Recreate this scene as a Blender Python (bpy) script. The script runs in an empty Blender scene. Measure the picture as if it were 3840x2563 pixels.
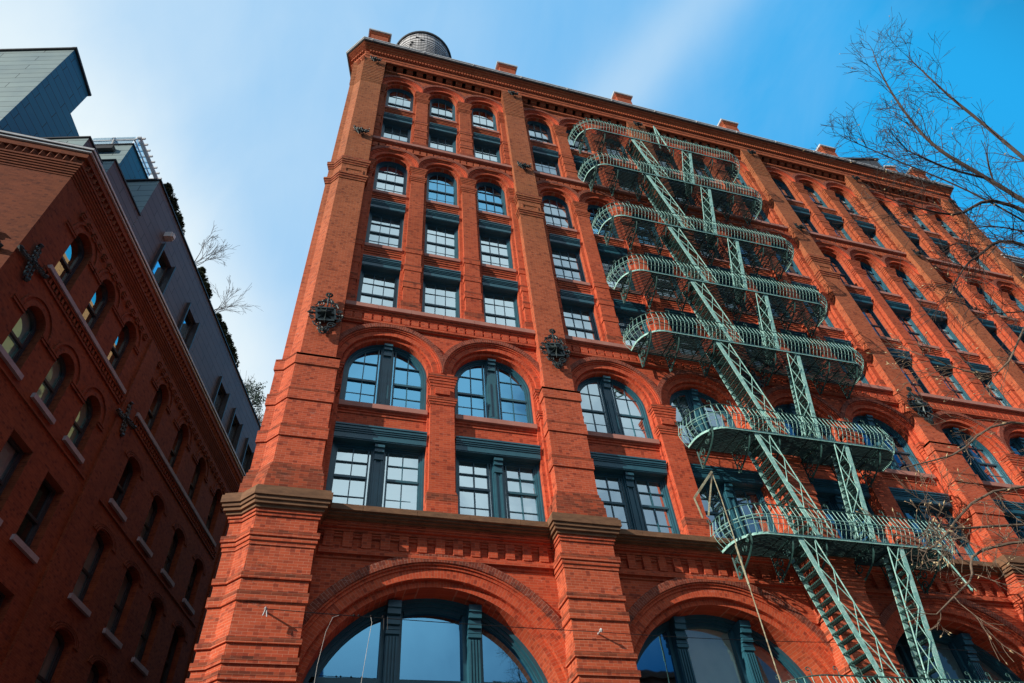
import bpy, bmesh, math, random
from mathutils import Vector, Matrix
random.seed(7)
C = bpy.context.scene.collection
PI = math.pi
rad = math.radians

# ------------------------------------------------------------------ helpers
class MB:
    def __init__(s): s.v=[]; s.f=[]; s.uv={}
    def add(s, vs, fs):
        b=len(s.v); s.v+=[tuple(p) for p in vs]; s.f+=[tuple(i+b for i in f) for f in fs]; return b
    def quad(s,a,b,c,d,uv=None):
        s.add([a,b,c,d],[(0,1,2,3)])
        if uv: s.uv[len(s.f)-1]=uv
    def box(s,x0,x1,y0,y1,z0,z1,M=None):
        p=[(x0,y0,z0),(x1,y0,z0),(x1,y1,z0),(x0,y1,z0),(x0,y0,z1),(x1,y0,z1),(x1,y1,z1),(x0,y1,z1)]
        if M: p=[M(*q) for q in p]
        s.add(p,[(0,3,2,1),(4,5,6,7),(0,1,5,4),(1,2,6,5),(2,3,7,6),(3,0,4,7)])
    def prism(s,poly,z0,z1,cap=True):
        n=len(poly); b=[(p[0],p[1],z0) for p in poly]+[(p[0],p[1],z1) for p in poly]
        f=[(i,(i+1)%n,(i+1)%n+n,i+n) for i in range(n)]
        if cap: f+=[tuple(range(n-1,-1,-1)),tuple(range(n,2*n))]
        s.add(b,f)
    def tube(s,path,r,n=5,cap=True,taper=None):
        path=[Vector(p) for p in path]; rings=[]
        m=len(path)
        d0=(path[1]-path[0]).normalized()
        up=Vector((0,0,1)) if abs(d0.z)<.9 else Vector((1,0,0))
        a=d0.cross(up).normalized()
        vs=[]
        for i,p in enumerate(path):
            if i==0: d=path[1]-path[0]
            elif i==m-1: d=path[-1]-path[-2]
            else: d=path[i+1]-path[i-1]
            if d.length<1e-9: d=d0.copy()
            d.normalize()
            a=(a-d*a.dot(d))
            if a.length<1e-6: a=d.orthogonal()
            a.normalize(); b=d.cross(a)
            rr=r if taper is None else r+(taper-r)*i/(m-1)
            for k in range(n):
                t=2*PI*k/n; vs.append(p+a*(rr*math.cos(t))+b*(rr*math.sin(t)))
        fs=[]
        for i in range(m-1):
            for k in range(n):
                k2=(k+1)%n; fs.append((i*n+k,i*n+k2,(i+1)*n+k2,(i+1)*n+k))
        if cap: fs+=[tuple(range(n-1,-1,-1)),tuple((m-1)*n+k for k in range(n))]
        s.add(vs,fs)
    def bar(s,p,q,w,h,up=(0,0,1)):
        p=Vector(p);q=Vector(q); d=(q-p).normalized(); u=Vector(up)
        a=d.cross(u)
        if a.length<1e-5: a=d.orthogonal()
        a.normalize(); b=a.cross(d).normalized()
        vs=[]
        for c in (p,q):
            for sx,sy in((-1,-1),(1,-1),(1,1),(-1,1)): vs.append(c+a*(sx*w/2)+b*(sy*h/2))
        s.add(vs,[(0,1,2,3),(7,6,5,4),(0,4,5,1),(1,5,6,2),(2,6,7,3),(3,7,4,0)])
    def blob(s,c,r,M=None,seed=0,n=1):
        c=Vector(c)
        vs=[(1,0,0),(-1,0,0),(0,1,0),(0,-1,0),(0,0,1),(0,0,-1)]
        s.add([c+Vector(v)*r for v in vs],[(0,2,4),(2,1,4),(1,3,4),(3,0,4),(2,0,5),(1,2,5),(3,1,5),(0,3,5)])
    def ring(s,c,R,r,axis='y',n=12,m=4,a0=0,a1=2*PI):
        pts=[]
        for i in range(n+1):
            a=a0+(a1-a0)*i/n
            u,v=R*math.cos(a),R*math.sin(a)
            pts.append({'y':(c[0]+u,c[1],c[2]+v),'x':(c[0],c[1]+u,c[2]+v),'z':(c[0]+u,c[1]+v,c[2])}[axis])
        s.tube(pts,r,m,cap=False)
    def build(s,name,mat,parent=None,loc=None,smooth=False):
        me=bpy.data.meshes.new(name); me.from_pydata(s.v,[],s.f); 
        if s.uv:
            L=me.uv_layers.new(name='UVMap')
            for fi,uv in s.uv.items():
                p=me.polygons[fi]
                for k,li in enumerate(p.loop_indices): L.data[li].uv=uv[k]
        me.update()
        bm=bmesh.new(); bm.from_mesh(me); bmesh.ops.recalc_face_normals(bm,faces=bm.faces) if not getattr(s,'keep',False) else None; bm.to_mesh(me); bm.free()
        if smooth:
            for p in me.polygons: p.use_smooth=True
        me.materials.append(mat)
        o=bpy.data.objects.new(name,me); C.objects.link(o)
        if parent: o.parent=parent
        if loc: o.location=loc
        return o

def tag(o,label=None,cat=None,group=None,kind=None):
    if label: o['label']=label
    if cat: o['category']=cat
    if group: o['group']=group
    if kind: o['kind']=kind
    return o
def empty(name,loc=(0,0,0),label=None,cat=None,group=None):
    o=bpy.data.objects.new(name,None); o.empty_display_size=.3; C.objects.link(o); o.location=loc
    return tag(o,label,cat,group)
def copy_part(o,parent,loc=None):
    c=o.copy(); C.objects.link(c); c.parent=parent
    if loc is not None: c.location=loc
    for ch in [k for k in bpy.data.objects if k.parent==o]:
        d=ch.copy(); C.objects.link(d); d.parent=c
    return c

# ------------------------------------------------------------------ materials
def newmat(name):
    m=bpy.data.materials.new(name); m.use_nodes=True; nt=m.node_tree; nt.nodes.clear()
    out=nt.nodes.new('ShaderNodeOutputMaterial'); b=nt.nodes.new('ShaderNodeBsdfPrincipled')
    nt.links.new(b.outputs[0],out.inputs[0]); return m,nt,b,out
def N(nt,t,**kw):
    n=nt.nodes.new(t)
    for k,v in kw.items():
        if k.startswith('i_'):
            key=k[2:]; key=int(key) if key.isdigit() else key.replace('_',' ')
            n.inputs[key].default_value=v
        else: setattr(n,k,v)
    return n
def L(nt,a,b): nt.links.new(a,b)
def mixc(nt,fac,a,b,mode='MIX'):
    m=N(nt,'ShaderNodeMix',data_type='RGBA',blend_type=mode)
    for idx,val in ((0,fac),(6,a),(7,b)):
        if isinstance(val,(int,float)): m.inputs[idx].default_value=val
        elif isinstance(val,tuple): m.inputs[idx].default_value=val if len(val)==4 else (*val,1)
        else: L(nt,val,m.inputs[idx])
    return m.outputs[2]
def ramp(nt,src,p0,p1,c0=(0,0,0,1),c1=(1,1,1,1)):
    r=N(nt,'ShaderNodeValToRGB'); r.color_ramp.elements[0].position=p0; r.color_ramp.elements[1].position=p1
    r.color_ramp.elements[0].color=c0; r.color_ramp.elements[1].color=c1; L(nt,src,r.inputs[0]); return r.outputs[0]
def wall_uv(nt,along_uv=False):
    if along_uv:
        return N(nt,'ShaderNodeUVMap').outputs[0]
    g=N(nt,'ShaderNodeNewGeometry')
    cr=N(nt,'ShaderNodeVectorMath',operation='CROSS_PRODUCT'); L(nt,g.outputs['True Normal'],cr.inputs[0]); cr.inputs[1].default_value=(0,0,1)
    nm=N(nt,'ShaderNodeVectorMath',operation='NORMALIZE'); L(nt,cr.outputs[0],nm.inputs[0])
    d=N(nt,'ShaderNodeVectorMath',operation='DOT_PRODUCT'); L(nt,g.outputs['Position'],d.inputs[0]); L(nt,nm.outputs[0],d.inputs[1])
    sp=N(nt,'ShaderNodeSeparateXYZ'); L(nt,g.outputs['Position'],sp.inputs[0])
    cb=N(nt,'ShaderNodeCombineXYZ'); L(nt,d.outputs['Value'],cb.inputs[0]); L(nt,sp.outputs[2],cb.inputs[1])
    return cb.outputs[0]
def pos(nt): return N(nt,'ShaderNodeNewGeometry').outputs['Position']
def noise(nt,vec,scale,detail=4,rough=.6,dist=0.0):
    n=N(nt,'ShaderNodeTexNoise'); n.inputs['Scale'].default_value=scale; n.inputs['Detail'].default_value=detail; n.inputs['Roughness'].default_value=rough; n.inputs['Distortion'].default_value=dist
    if vec is not None: L(nt,vec,n.inputs['Vector'])
    return n.outputs['Fac']
def scaled(nt,vec,s):
    m=N(nt,'ShaderNodeVectorMath',operation='MULTIPLY'); L(nt,vec,m.inputs[0]); m.inputs[1].default_value=s; return m.outputs[0]

def brick_mat(name,c1,c2,mortar,uv=False,stain=(.05,.03,.025),stain_amt=.55,bloom=.35,grad=None,bw=.21,rh=.068,rowdark=0.0):
    m,nt,b,out=newmat(name)
    v=wall_uv(nt,uv)
    t=N(nt,'ShaderNodeTexBrick'); t.offset=.5; t.inputs['Scale'].default_value=1; t.inputs['Brick Width'].default_value=bw; t.inputs['Row Height'].default_value=rh
    t.inputs['Mortar Size'].default_value=.0042; t.inputs['Mortar Smooth'].default_value=.3; t.inputs['Bias'].default_value=0
    t.inputs['Color1'].default_value=(*c1,1); t.inputs['Color2'].default_value=(*c2,1); t.inputs['Mortar'].default_value=(*mortar,1)
    L(nt,v,t.inputs['Vector'])
    p=pos(nt)
    col=t.outputs['Color']
    # per-brick random variation: cell noise stretched to bricks
    w=N(nt,'ShaderNodeTexWhiteNoise',noise_dimensions='2D')
    sn=N(nt,'ShaderNodeVectorMath',operation='SNAP'); L(nt,v,sn.inputs[0]); sn.inputs[1].default_value=(bw/2,rh,1); L(nt,sn.outputs[0],w.inputs['Vector'])
    col=mixc(nt,ramp(nt,w.outputs['Value'],.78,1.0),col,mixc(nt,.75,col,(c1[0]*.38,c1[1]*.36,c1[2]*.5)))
    n1=noise(nt,p,.55,5,.65)
    col=mixc(nt,ramp(nt,n1,.35,.75),col,mixc(nt,1.0,col,(.76,.72,.68),'MULTIPLY'))
    # broad hue drift
    n4=noise(nt,scaled(nt,p,(.25,.25,.1)),1.0,2,.5)
    col=mixc(nt,ramp(nt,n4,.35,.65),col,mixc(nt,1.0,col,(.92,1.04,1.0),'MULTIPLY'))
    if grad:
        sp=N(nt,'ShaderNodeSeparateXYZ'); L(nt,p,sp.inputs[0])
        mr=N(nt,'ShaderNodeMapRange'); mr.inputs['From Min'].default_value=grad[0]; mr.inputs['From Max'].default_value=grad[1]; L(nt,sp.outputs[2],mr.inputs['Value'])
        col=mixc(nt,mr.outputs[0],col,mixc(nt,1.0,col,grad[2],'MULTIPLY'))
    # soot patches, streaky horizontally
    n2=noise(nt,scaled(nt,p,(1.0,1.0,2.6)),1.7,6,.72)
    f=ramp(nt,n2,.58,.72); 
    fm=N(nt,'ShaderNodeMath',operation='MULTIPLY'); L(nt,f,fm.inputs[0]); fm.inputs[1].default_value=stain_amt
    col=mixc(nt,fm.outputs[0],col,stain)
    # white bloom (efflorescence)
    n3=noise(nt,scaled(nt,p,(1.2,1.2,5.5)),2.1,7,.75)
    f3=ramp(nt,n3,.60,.76); fm3=N(nt,'ShaderNodeMath',operation='MULTIPLY'); L(nt,f3,fm3.inputs[0]); fm3.inputs[1].default_value=bloom
    col=mixc(nt,fm3.outputs[0],col,(.62,.42,.36))
    L(nt,col,b.inputs['Base Color']); b.inputs['Roughness'].default_value=.85
    b.inputs['Specular IOR Level'].default_value=.25
    bp=N(nt,'ShaderNodeBump'); bp.inputs['Strength'].default_value=.25; bp.inputs['Distance'].default_value=.0015
    inv=N(nt,'ShaderNodeMath',operation='SUBTRACT'); inv.inputs[0].default_value=1; L(nt,t.outputs['Fac'],inv.inputs[1])
    ad=N(nt,'ShaderNodeMath',operation='ADD'); L(nt,inv.outputs[0],ad.inputs[0])
    n5=noise(nt,p,28,3,.6); m5=N(nt,'ShaderNodeMath',operation='MULTIPLY'); L(nt,n5,m5.inputs[0]); m5.inputs[1].default_value=.6; L(nt,m5.outputs[0],ad.inputs[1])
    L(nt,ad.outputs[0],bp.inputs['Height']); L(nt,bp.outputs[0],b.inputs['Normal'])
    return m
def rough_mat(name,c,c2=None,scale=3,rough=.7,metal=0,spots=None,stretch=(1,1,1),spec=.3,bump=.15,lo=.35,hi=.7):
    m,nt,b,out=newmat(name); p=scaled(nt,pos(nt),stretch)
    c2=c2 or tuple(x*.6 for x in c)
    col=mixc(nt,ramp(nt,noise(nt,p,scale,6,.65),lo,hi),c,c2)
    if spots: col=mixc(nt,ramp(nt,noise(nt,p,scale*3.1,5,.7),spots[1],spots[1]+.08),col,spots[0])
    L(nt,col,b.inputs['Base Color']); b.inputs['Roughness'].default_value=rough; b.inputs['Metallic'].default_value=metal; b.inputs['Specular IOR Level'].default_value=spec
    if bump:
        bp=N(nt,'ShaderNodeBump'); bp.inputs['Strength'].default_value=bump; bp.inputs['Distance'].default_value=.004; L(nt,noise(nt,p,scale*6,4,.6),bp.inputs['Height']); L(nt,bp.outputs[0],b.inputs['Normal'])
    return m
def glass_mat(name,refl,tint=(1,1,1),dark=.0,spread=.0):
    m,nt,b,out=newmat(name); nt.nodes.remove(b)
    g=N(nt,'ShaderNodeBsdfGlossy'); g.inputs['Roughness'].default_value=.02; g.inputs['Color'].default_value=(*tint,1)
    bp=N(nt,'ShaderNodeBump'); bp.inputs['Strength'].default_value=.06; bp.inputs['Distance'].default_value=.03; L(nt,noise(nt,pos(nt),1.3,2,.5),bp.inputs['Height']); L(nt,bp.outputs[0],g.inputs['Normal'])
    t=N(nt,'ShaderNodeBsdfTransparent'); t.inputs['Color'].default_value=(.86-dark,.92-dark,.93-dark,1)
    mx=N(nt,'ShaderNodeMixShader'); mx.inputs[0].default_value=refl; L(nt,t.outputs[0],mx.inputs[1]); L(nt,g.outputs[0],mx.inputs[2]); L(nt,mx.outputs[0],out.inputs[0])
    return m
def panel_mat(name,c,c2,pw,ph,rough=.5,metal=.0,line=(.01,.012,.016),spec=.4):
    m,nt,b,out=newmat(name); v=wall_uv(nt)
    t=N(nt,'ShaderNodeTexBrick'); t.offset=.5; t.inputs['Scale'].default_value=1; t.inputs['Brick Width'].default_value=pw; t.inputs['Row Height'].default_value=ph
    t.inputs['Mortar Size'].default_value=.012; t.inputs['Mortar Smooth'].default_value=.1; t.inputs['Color1'].default_value=(*c,1); t.inputs['Color2'].default_value=(*c2,1); t.inputs['Mortar'].default_value=(*line,1)
    L(nt,v,t.inputs['Vector'])
    col=mixc(nt,ramp(nt,noise(nt,pos(nt),.8,4,.6),.4,.7),t.outputs['Color'],mixc(nt,1.0,t.outputs['Color'],(.8,.84,.9),'MULTIPLY'))
    L(nt,col,b.inputs['Base Color']); b.inputs['Roughness'].default_value=rough; b.inputs['Metallic'].default_value=metal; b.inputs['Specular IOR Level'].default_value=spec
    bp=N(nt,'ShaderNodeBump'); bp.inputs['Strength'].default_value=.3; bp.inputs['Distance'].default_value=.003; bp.invert=True; L(nt,t.outputs['Fac'],bp.inputs['Height']); L(nt,bp.outputs[0],b.inputs['Normal'])
    return m

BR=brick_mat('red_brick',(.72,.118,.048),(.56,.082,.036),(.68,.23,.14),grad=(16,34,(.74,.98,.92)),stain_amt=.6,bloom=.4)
BRA=brick_mat('red_brick_arch',(.74,.118,.047),(.58,.082,.035),(.68,.23,.14),uv=True,bw=.2,rh=.075)
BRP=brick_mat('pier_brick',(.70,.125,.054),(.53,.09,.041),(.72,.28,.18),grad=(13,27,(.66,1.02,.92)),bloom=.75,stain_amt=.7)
BRAD=brick_mat('sooty_brick_arch',(.40,.085,.045),(.22,.05,.032),(.50,.26,.2),uv=True,bw=.2,rh=.075,stain_amt=.85,bloom=.8)
BRD=brick_mat('sooty_brick',(.52,.095,.042),(.20,.05,.028),(.42,.16,.10),stain_amt=.9,bloom=.5)
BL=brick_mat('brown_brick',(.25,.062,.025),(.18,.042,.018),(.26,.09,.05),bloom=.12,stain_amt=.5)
SAND=rough_mat('pink_sandstone',(.52,.25,.20),(.42,.18,.14),2.2,.8,spots=((.30,.15,.12),.66))
BROWN=rough_mat('brownstone',(.27,.145,.08),(.14,.075,.045),3,.85,spots=((.10,.06,.045),.62),stretch=(1,1,3))
METAL=rough_mat('grey_coping_metal',(.66,.69,.70),(.42,.45,.47),2,.5,.0)
DARKM=rough_mat('dark_coping_metal',(.06,.065,.07),(.03,.032,.035),2,.5,.3)
TEAL=rough_mat('teal_painted_iron',(.028,.135,.185),(.020,.10,.145),2.5,.42,spots=((.07,.22,.27),.68),spec=.5,bump=.05)
VERD=rough_mat('verdigris_iron',(.50,.84,.77),(.16,.44,.40),9,.6,spots=((.78,.84,.76),.57),spec=.4,lo=.3,hi=.65)
PLATM=rough_mat('shaded_green_iron',(.018,.05,.048),(.008,.016,.016),5,.7,spots=((.10,.24,.21),.68))  # darkened iron copy, shade of the platform undersides painted in
VERDD=rough_mat('dark_verdigris_iron',(.035,.12,.11),(.015,.045,.042),6,.6,spots=((.30,.52,.44),.66),spec=.4)
IRON=rough_mat('black_wrought_iron',(.045,.07,.075),(.02,.03,.033),9,.45,.4,spots=((.16,.26,.26),.62),spec=.5)
RUST=rough_mat('rusty_pale_iron',(.46,.50,.36),(.22,.12,.06),12,.7)
PANE=glass_mat('window_glass',.66,(.74,.93,1))
PANEB=glass_mat('blue_window_glass',.62,(.22,.62,.95),.45)
PANEC=glass_mat('cream_window_glass',.30,(.9,.97,1))
BLINDC=rough_mat('cream_roller_blind',(.86,.82,.62),(.70,.67,.50),1.5,.9,bump=0)
BLINDT=rough_mat('grey_green_roller_blind',(.42,.50,.47),(.32,.40,.38),1.5,.9,bump=0)
PANED=glass_mat('dim_window_glass',.22,(.8,.9,1),.25)
BLIND=rough_mat('white_window_blind',(.74,.80,.82),(.62,.68,.72),1.2,.9,stretch=(.3,.3,5),bump=0)
BLINDP=rough_mat('lilac_window_blind',(.40,.38,.58),(.30,.30,.48),1.0,.9,bump=0)
BLINDG=rough_mat('pale_green_blind',(.55,.68,.64),(.45,.58,.55),1.0,.9,stretch=(.3,.3,4),bump=0)
DARKIN=rough_mat('dark_interior',(.012,.013,.016),(.006,.006,.008),1,.9,bump=0)
ZINC=panel_mat('violet_grey_metal_panels',(.125,.125,.155),(.11,.11,.14),2.1,.42,rough=.6,metal=.0)
ZINCB=panel_mat('blue_metal_panels',(.02,.21,.35),(.018,.19,.32),1.9,.42,rough=.5,metal=.0)
ZINCL=panel_mat('sunlit_metal_panels',(.30,.40,.40),(.27,.36,.365),3.1,.42,rough=.45,metal=.2)  # paler copy of the penthouse panels, sunlight put into the colour
FRAMED=rough_mat('dark_window_frame',(.035,.045,.06),(.02,.026,.036),3,.45,spec=.5,bump=0)
STONE=rough_mat('grey_stone',(.36,.35,.38),(.25,.24,.27),3,.8)
CURT=rough_mat('crumpled_plastic_sheet',(.55,.85,.82),(.80,.80,.72),2.0,.4,stretch=(1,1,.5),spec=.5,bump=.6)
BARKL=rough_mat('sunlit_twig_bark',(.24,.18,.13),(.10,.075,.06),9,.9)  # lighter bark copy for low limbs, standing in for sun on twigs
BARK=rough_mat('grey_bark',(.10,.075,.065),(.045,.035,.035),9,.9)
BUD=rough_mat('pale_buds',(.60,.50,.30),(.45,.30,.16),8,.8,bump=0)
CONIF=rough_mat('conifer_leaf',(.030,.055,.018),(.012,.026,.010),6,.8,bump=0)
BUSHL=rough_mat('shrub_leaf',(.07,.13,.10),(.035,.075,.06),5,.7,bump=0)
STRAW=rough_mat('dry_grass_blade',(.42,.30,.17),(.28,.19,.10),5,.9,bump=0)
PLANK=rough_mat('weathered_tank_planks',(.72,.73,.74),(.30,.31,.33),3.0,.7,stretch=(5,5,.35),spots=((.08,.085,.09),.63))
ASPH=rough_mat('asphalt',(.05,.05,.052),(.035,.035,.037),3,.9)
PAVE=rough_mat('concrete_pavement',(.11,.11,.105),(.08,.08,.075),2,.9)
WHITEL=rough_mat('road_paint',(.75,.75,.72),(.6,.6,.58),4,.8,bump=0)
GREYB=rough_mat('pale_render',(.55,.53,.48),(.45,.43,.39),.7,.9)
BLUEB=rough_mat('blue_grey_cladding',(.10,.22,.38),(.08,.17,.30),.7,.6)
GRANITE=rough_mat('granite_plinth',(.30,.29,.28),(.22,.21,.20),6,.8)
CABLE=rough_mat('black_cable',(.02,.02,.022),None,4,.6,bump=0)
CABLEW=rough_mat('white_cable',(.65,.65,.62),None,4,.6,bump=0)
CREAM=brick_mat('ochre_side_brick',(.36,.22,.11),(.30,.18,.09),(.4,.28,.16),stain_amt=.3,bloom=.2)  # ochre of the unseen wall picked for reflections and warm bounce
RAILG=glass_mat('terrace_glass',.25,(.9,.97,1))

# ------------------------------------------------------------------ generic walls with openings
def ident(x,y,z): return (x,y,z)
def arc(xc,hw,zs,rise,n):
    return [(xc-hw*math.cos(PI*i/n), zs+rise*math.sin(PI*i/n)) for i in range(n+1)]
def wall_cell(mb,x0,x1,z0,z1,op,yf,yb,M=ident,n=18):
    """front face of one cell with one opening (or none) plus the reveal back to yb"""
    def q(a,b,c,d): mb.quad(*[M(p[0],yf,p[1]) for p in (a,b,c,d)])
    if op is None:
        q((x0,z0),(x1,z0),(x1,z1),(x0,z1)); return
    xc,hw,oz,zs,rise=op
    if oz>z0+1e-6: q((x0,z0),(x1,z0),(x1,oz),(x0,oz))
    oz=max(oz,z0)
    if zs>oz+1e-6:
        q((x0,oz),(xc-hw,oz),(xc-hw,zs),(x0,zs)); q((xc+hw,oz),(x1,oz),(x1,zs),(xc+hw,zs))
    A=arc(xc,hw,zs,rise,n) if rise>0 else [(xc-hw,zs),(xc+hw,zs)]
    q((x0,zs),A[0],(A[0][0],z1),(x0,z1)); q(A[-1],(x1,zs),(x1,z1),(A[-1][0],z1))
    for i in range(len(A)-1): q(A[i],A[i+1],(A[i+1][0],z1),(A[i][0],z1))
    pts=[(xc-hw,oz)]+A+[(xc+hw,oz)]
    for i in range(len(pts)-1):
        a,b=pts[i],pts[i+1]
        if abs(a[0]-b[0])+abs(a[1]-b[1])<1e-6: continue
        mb.quad(M(a[0],yf,a[1]),M(b[0],yf,b[1]),M(b[0],yb,b[1]),M(a[0],yb,a[1]))
def arch_ring(mb,xc,zs,r0,r1,yf,yb,clamp=None,n=30,M=ident,a0=0,a1=PI,ry=1.0):
    def P(r,a):
        if clamp:
            c=abs(math.cos(a)); 
            if c>1e-4: r=min(r,clamp/c)
        return (xc-r*math.cos(a),zs+ry*r*math.sin(a)),r
    for i in range(n):
        a,b=a0+(a1-a0)*i/n,a0+(a1-a0)*(i+1)/n
        (p0,ra0),(p1,ra1)=P(r0,a),P(r1,a); (q0,_),(q1,_)=P(r0,b),P(r1,b)
        rm=(r0+r1)/2
        mb.quad(M(p0[0],yf,p0[1]),M(q0[0],yf,q0[1]),M(q1[0],yf,q1[1]),M(p1[0],yf,p1[1]),uv=[(r0,a*rm),(r0,b*rm),(r1,b*rm),(r1,a*rm)])
        mb.quad(M(p1[0],yf,p1[1]),M(q1[0],yf,q1[1]),M(q1[0],yb,q1[1]),M(p1[0],yb,p1[1]),uv=[(0,a*rm),(0,b*rm),(yb-yf,b*rm),(yb-yf,a*rm)])
        mb.quad(M(p0[0],yf,p0[1]),M(q0[0],yf,q0[1]),M(q0[0],yb,q0[1]),M(p0[0],yb,p0[1]),uv=[(0,a*rm),(0,b*rm),(yb-yf,b*rm),(yb-yf,a*rm)])
    if a0==0:
        for a in(a0,a1):
            (p0,_),(p1,_)=P(r0,a),P(r1,a)
            mb.quad(M(p0[0],yf,p0[1]),M(p1[0],yf,p1[1]),M(p1[0],yb,p1[1]),M(p0[0],yb,p0[1]))

B=7.3; NB=5
main=empty('brick_building',(0,0,0),'tall red brick building with arched windows and teal frames carrying the green fire escape','building')

# ---- piers
def lint(p,d,q,e):
    # intersection of lines p+s d, q+u e (2D)
    den=d[0]*e[1]-d[1]*e[0]; s=((q[0]-p[0])*e[1]-(q[1]-p[1])*e[0])/den
    return (p[0]+s*d[0],p[1]+s*d[1])
SD=rad(74.3)
def dirv(a): return (math.cos(rad(a)),math.sin(rad(a)))
def corner_poly(hw,e,ch=.45,left=.21,back=2.2):
    """plan of the corner pier, pushed out by e"""
    fr=(-hw,0.0); c=(fr[0]+dirv(128)[0]*ch,fr[1]+dirv(128)[1]*ch); l=(c[0]+dirv(164.3)[0]*left,c[1]+dirv(164.3)[1]*left) if left else c
    seg=[((hw,back),(0,-1),(1,0)),((hw,0),(-1,0),(0,-1)),(fr,dirv(128),(math.sin(rad(128)),-math.cos(rad(128))))]
    seg[2]=(fr,dirv(128),(-math.sin(rad(128)),math.cos(rad(128))))
    if left: seg.append((c,dirv(164.3),(-math.sin(rad(164.3)),math.cos(rad(164.3)))))
    seg.append((l,dirv(74.3),(-math.sin(SD),math.cos(SD))))
    offs=[]
    for p,d,nn in seg:
        offs.append(((p[0]+nn[0]*e,p[1]+nn[1]*e),d))
    pts=[(hw+e,back)]
    for i in range(len(offs)-1): pts.append(lint(*offs[i],*offs[i+1]))
    lp,ld=offs[-1]; pts.append((lp[0]+ld[0]*3.0,lp[1]+ld[1]*3.0))
    return pts
# sections: z0,z1,half width,out
PSEC=[(0,.9,.67,.16),(.9,10.22,.61,.10),
      (11.72,15.08,.535,.05),(15.08,15.48,.535,.09),(15.48,26.0,.495,.0),(26.0,26.05,.495,.0),(26.05,34.4,.495,0.0)]
BANDS=[(9.50,9.60,.61,.12),(9.60,9.70,.61,.15),(9.70,9.84,.61,.18),(10.22,10.30,.61,.13),(10.30,10.38,.61,.16),
       (8.73,8.86,.61,.14),(8.24,8.45,.61,.14),(7.39,7.50,.61,.14),(7.0,7.13,.61,.14),(6.7,6.85,.61,.14),(6.2,6.35,.61,.14),(5.6,5.75,.61,.14),(5.1,5.25,.61,.14),(4.3,4.45,.61,.14),(3.7,3.85,.61,.14),(2.8,2.95,.61,.14),(2.2,2.35,.61,.14),
       (13.79,14.17,.535,.085),(12.55,12.91,.535,.085),(15.1,15.47,.535,.086),
       (25.20,25.33,.495,.03),(25.33,25.45,.495,.06),(25.45,25.56,.495,.09),
       (26.30,26.42,.495,.03),(26.42,26.55,.495,.06),(26.55,26.74,.495,.09)]
SOOT=[(11.3,11.5,.575,.10),(11.5,11.62,.56,.08),(11.62,11.72,.545,.065)]
for k in range(NB+1):
    mb=MB(); x=k*B
    def sec(mb,z0,z1,hw,e):
        if k==0: mb.prism(corner_poly(hw,e),z0,z1)
        else: mb.box(x-hw-e,x+hw+e,-e,.62,z0,z1)
    for s_ in PSEC: 
        if s_[1]>s_[0]: sec(mb,*s_)
    for s_ in BANDS: sec(mb,*s_)
    # little raised panel in the capital frieze
    for (za,zb_,xa,xb) in ((25.66,25.72,-.36,.36),(25.95,26.01,-.36,.36),(25.72,25.95,-.36,-.30),(25.72,25.95,.30,.36)):
        mb.box(x+xa,x+xb,-.03,.01,za,zb_)
    # corbelled head
    nz=30
    for i in range(nz):
        z0=34.4+i*(37.07-34.4)/nz; z1=34.4+(i+1)*(37.07-34.4)/nz
        e=.012+.04*i/nz+(.012 if i%2 else 0)
        sec(mb,z0,z1,.495,e)
    p=mb.build('pier',BRP,main)
    mb=MB()
    for z0,z1,hw,e in BANDS:
        if z1-z0>.11 or z1 in (9.84,26.74): mb=MB(); sec(mb,max(z0+.01,z1-.075),z1+.004,hw,e+.004); mb.build('weathered_ledge',BRD,p)
    mb=MB()
    sec(mb,10.90,11.3,.585,.115)
    for s_ in SOOT: sec(mb,*s_)
    mb.build('pier_foot',BRD,main)
    mb=MB()
    # brownstone cornice round the pier
    sec(mb,10.38,10.46,.61,.20); sec(mb,10.46,10.55,.61,.26); sec(mb,10.55,10.64,.61,.30)
    sec(mb,10.64,10.90-.07,.61,.34); sec(mb,10.83,10.90,.61,.30)
    mb.build('pier_cornice',BROWN,main)

# ---- side wall on the alley (runs away unseen behind the corner pier; height stepped for window reflections)
sw=MB()
def aside(s,o,z,O=(-1.0,.55)): return (O[0]+dirv(74.3)[0]*s-math.sin(SD)*o, O[1]+dirv(74.3)[1]*s+math.cos(SD)*o, z)
for i in range(6):
    for z0,z1,hw,oz,zs in ((0,10,1.2,1.5,6.5),(10,18,1.1,11,15.5),(18,29,.7,19,27),(29,38.2,.7,30,35)):
        if z0==29 and i>0: continue
        wall_cell(sw,1.5+i*5,6.5+i*5,z0,z1,(4+i*5,hw,oz,zs,hw),-.45,-.9,M=aside)
sw.box(6.5,31.5,-.95,-.45,29,31.5,M=aside); sw.box(1.5,31.5,-1.2,-.95,0,29,M=aside); sw.box(1.5,6.5,-1.2,-.95,29,38.2,M=aside)
sw.build('side_wall',CREAM,main)
# ---- rear body / floor core (dark interiors seen through the panes)
rb=MB(); rb.box(.4,36.8,1.9,2.1,0,38.1); rb.box(.2,36.9,.9,7,38.0,38.15); rb.box(.3,.45,1.0,1.95,.2,38.0); rb.box(36.75,36.9,.65,7,0,38.0)
for zf in (.1,10.6,14.0,17.9,21.5,25.1,29.0,32.6,36.6): rb.box(.5,36.7,1.2,1.9,zf-.1,zf)
rb.build('interior_core',DARKIN,main)
ew=MB(); ew.box(36.62,36.98,.62,16,0,38.2); ew.build('end_wall',BR,main)

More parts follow.
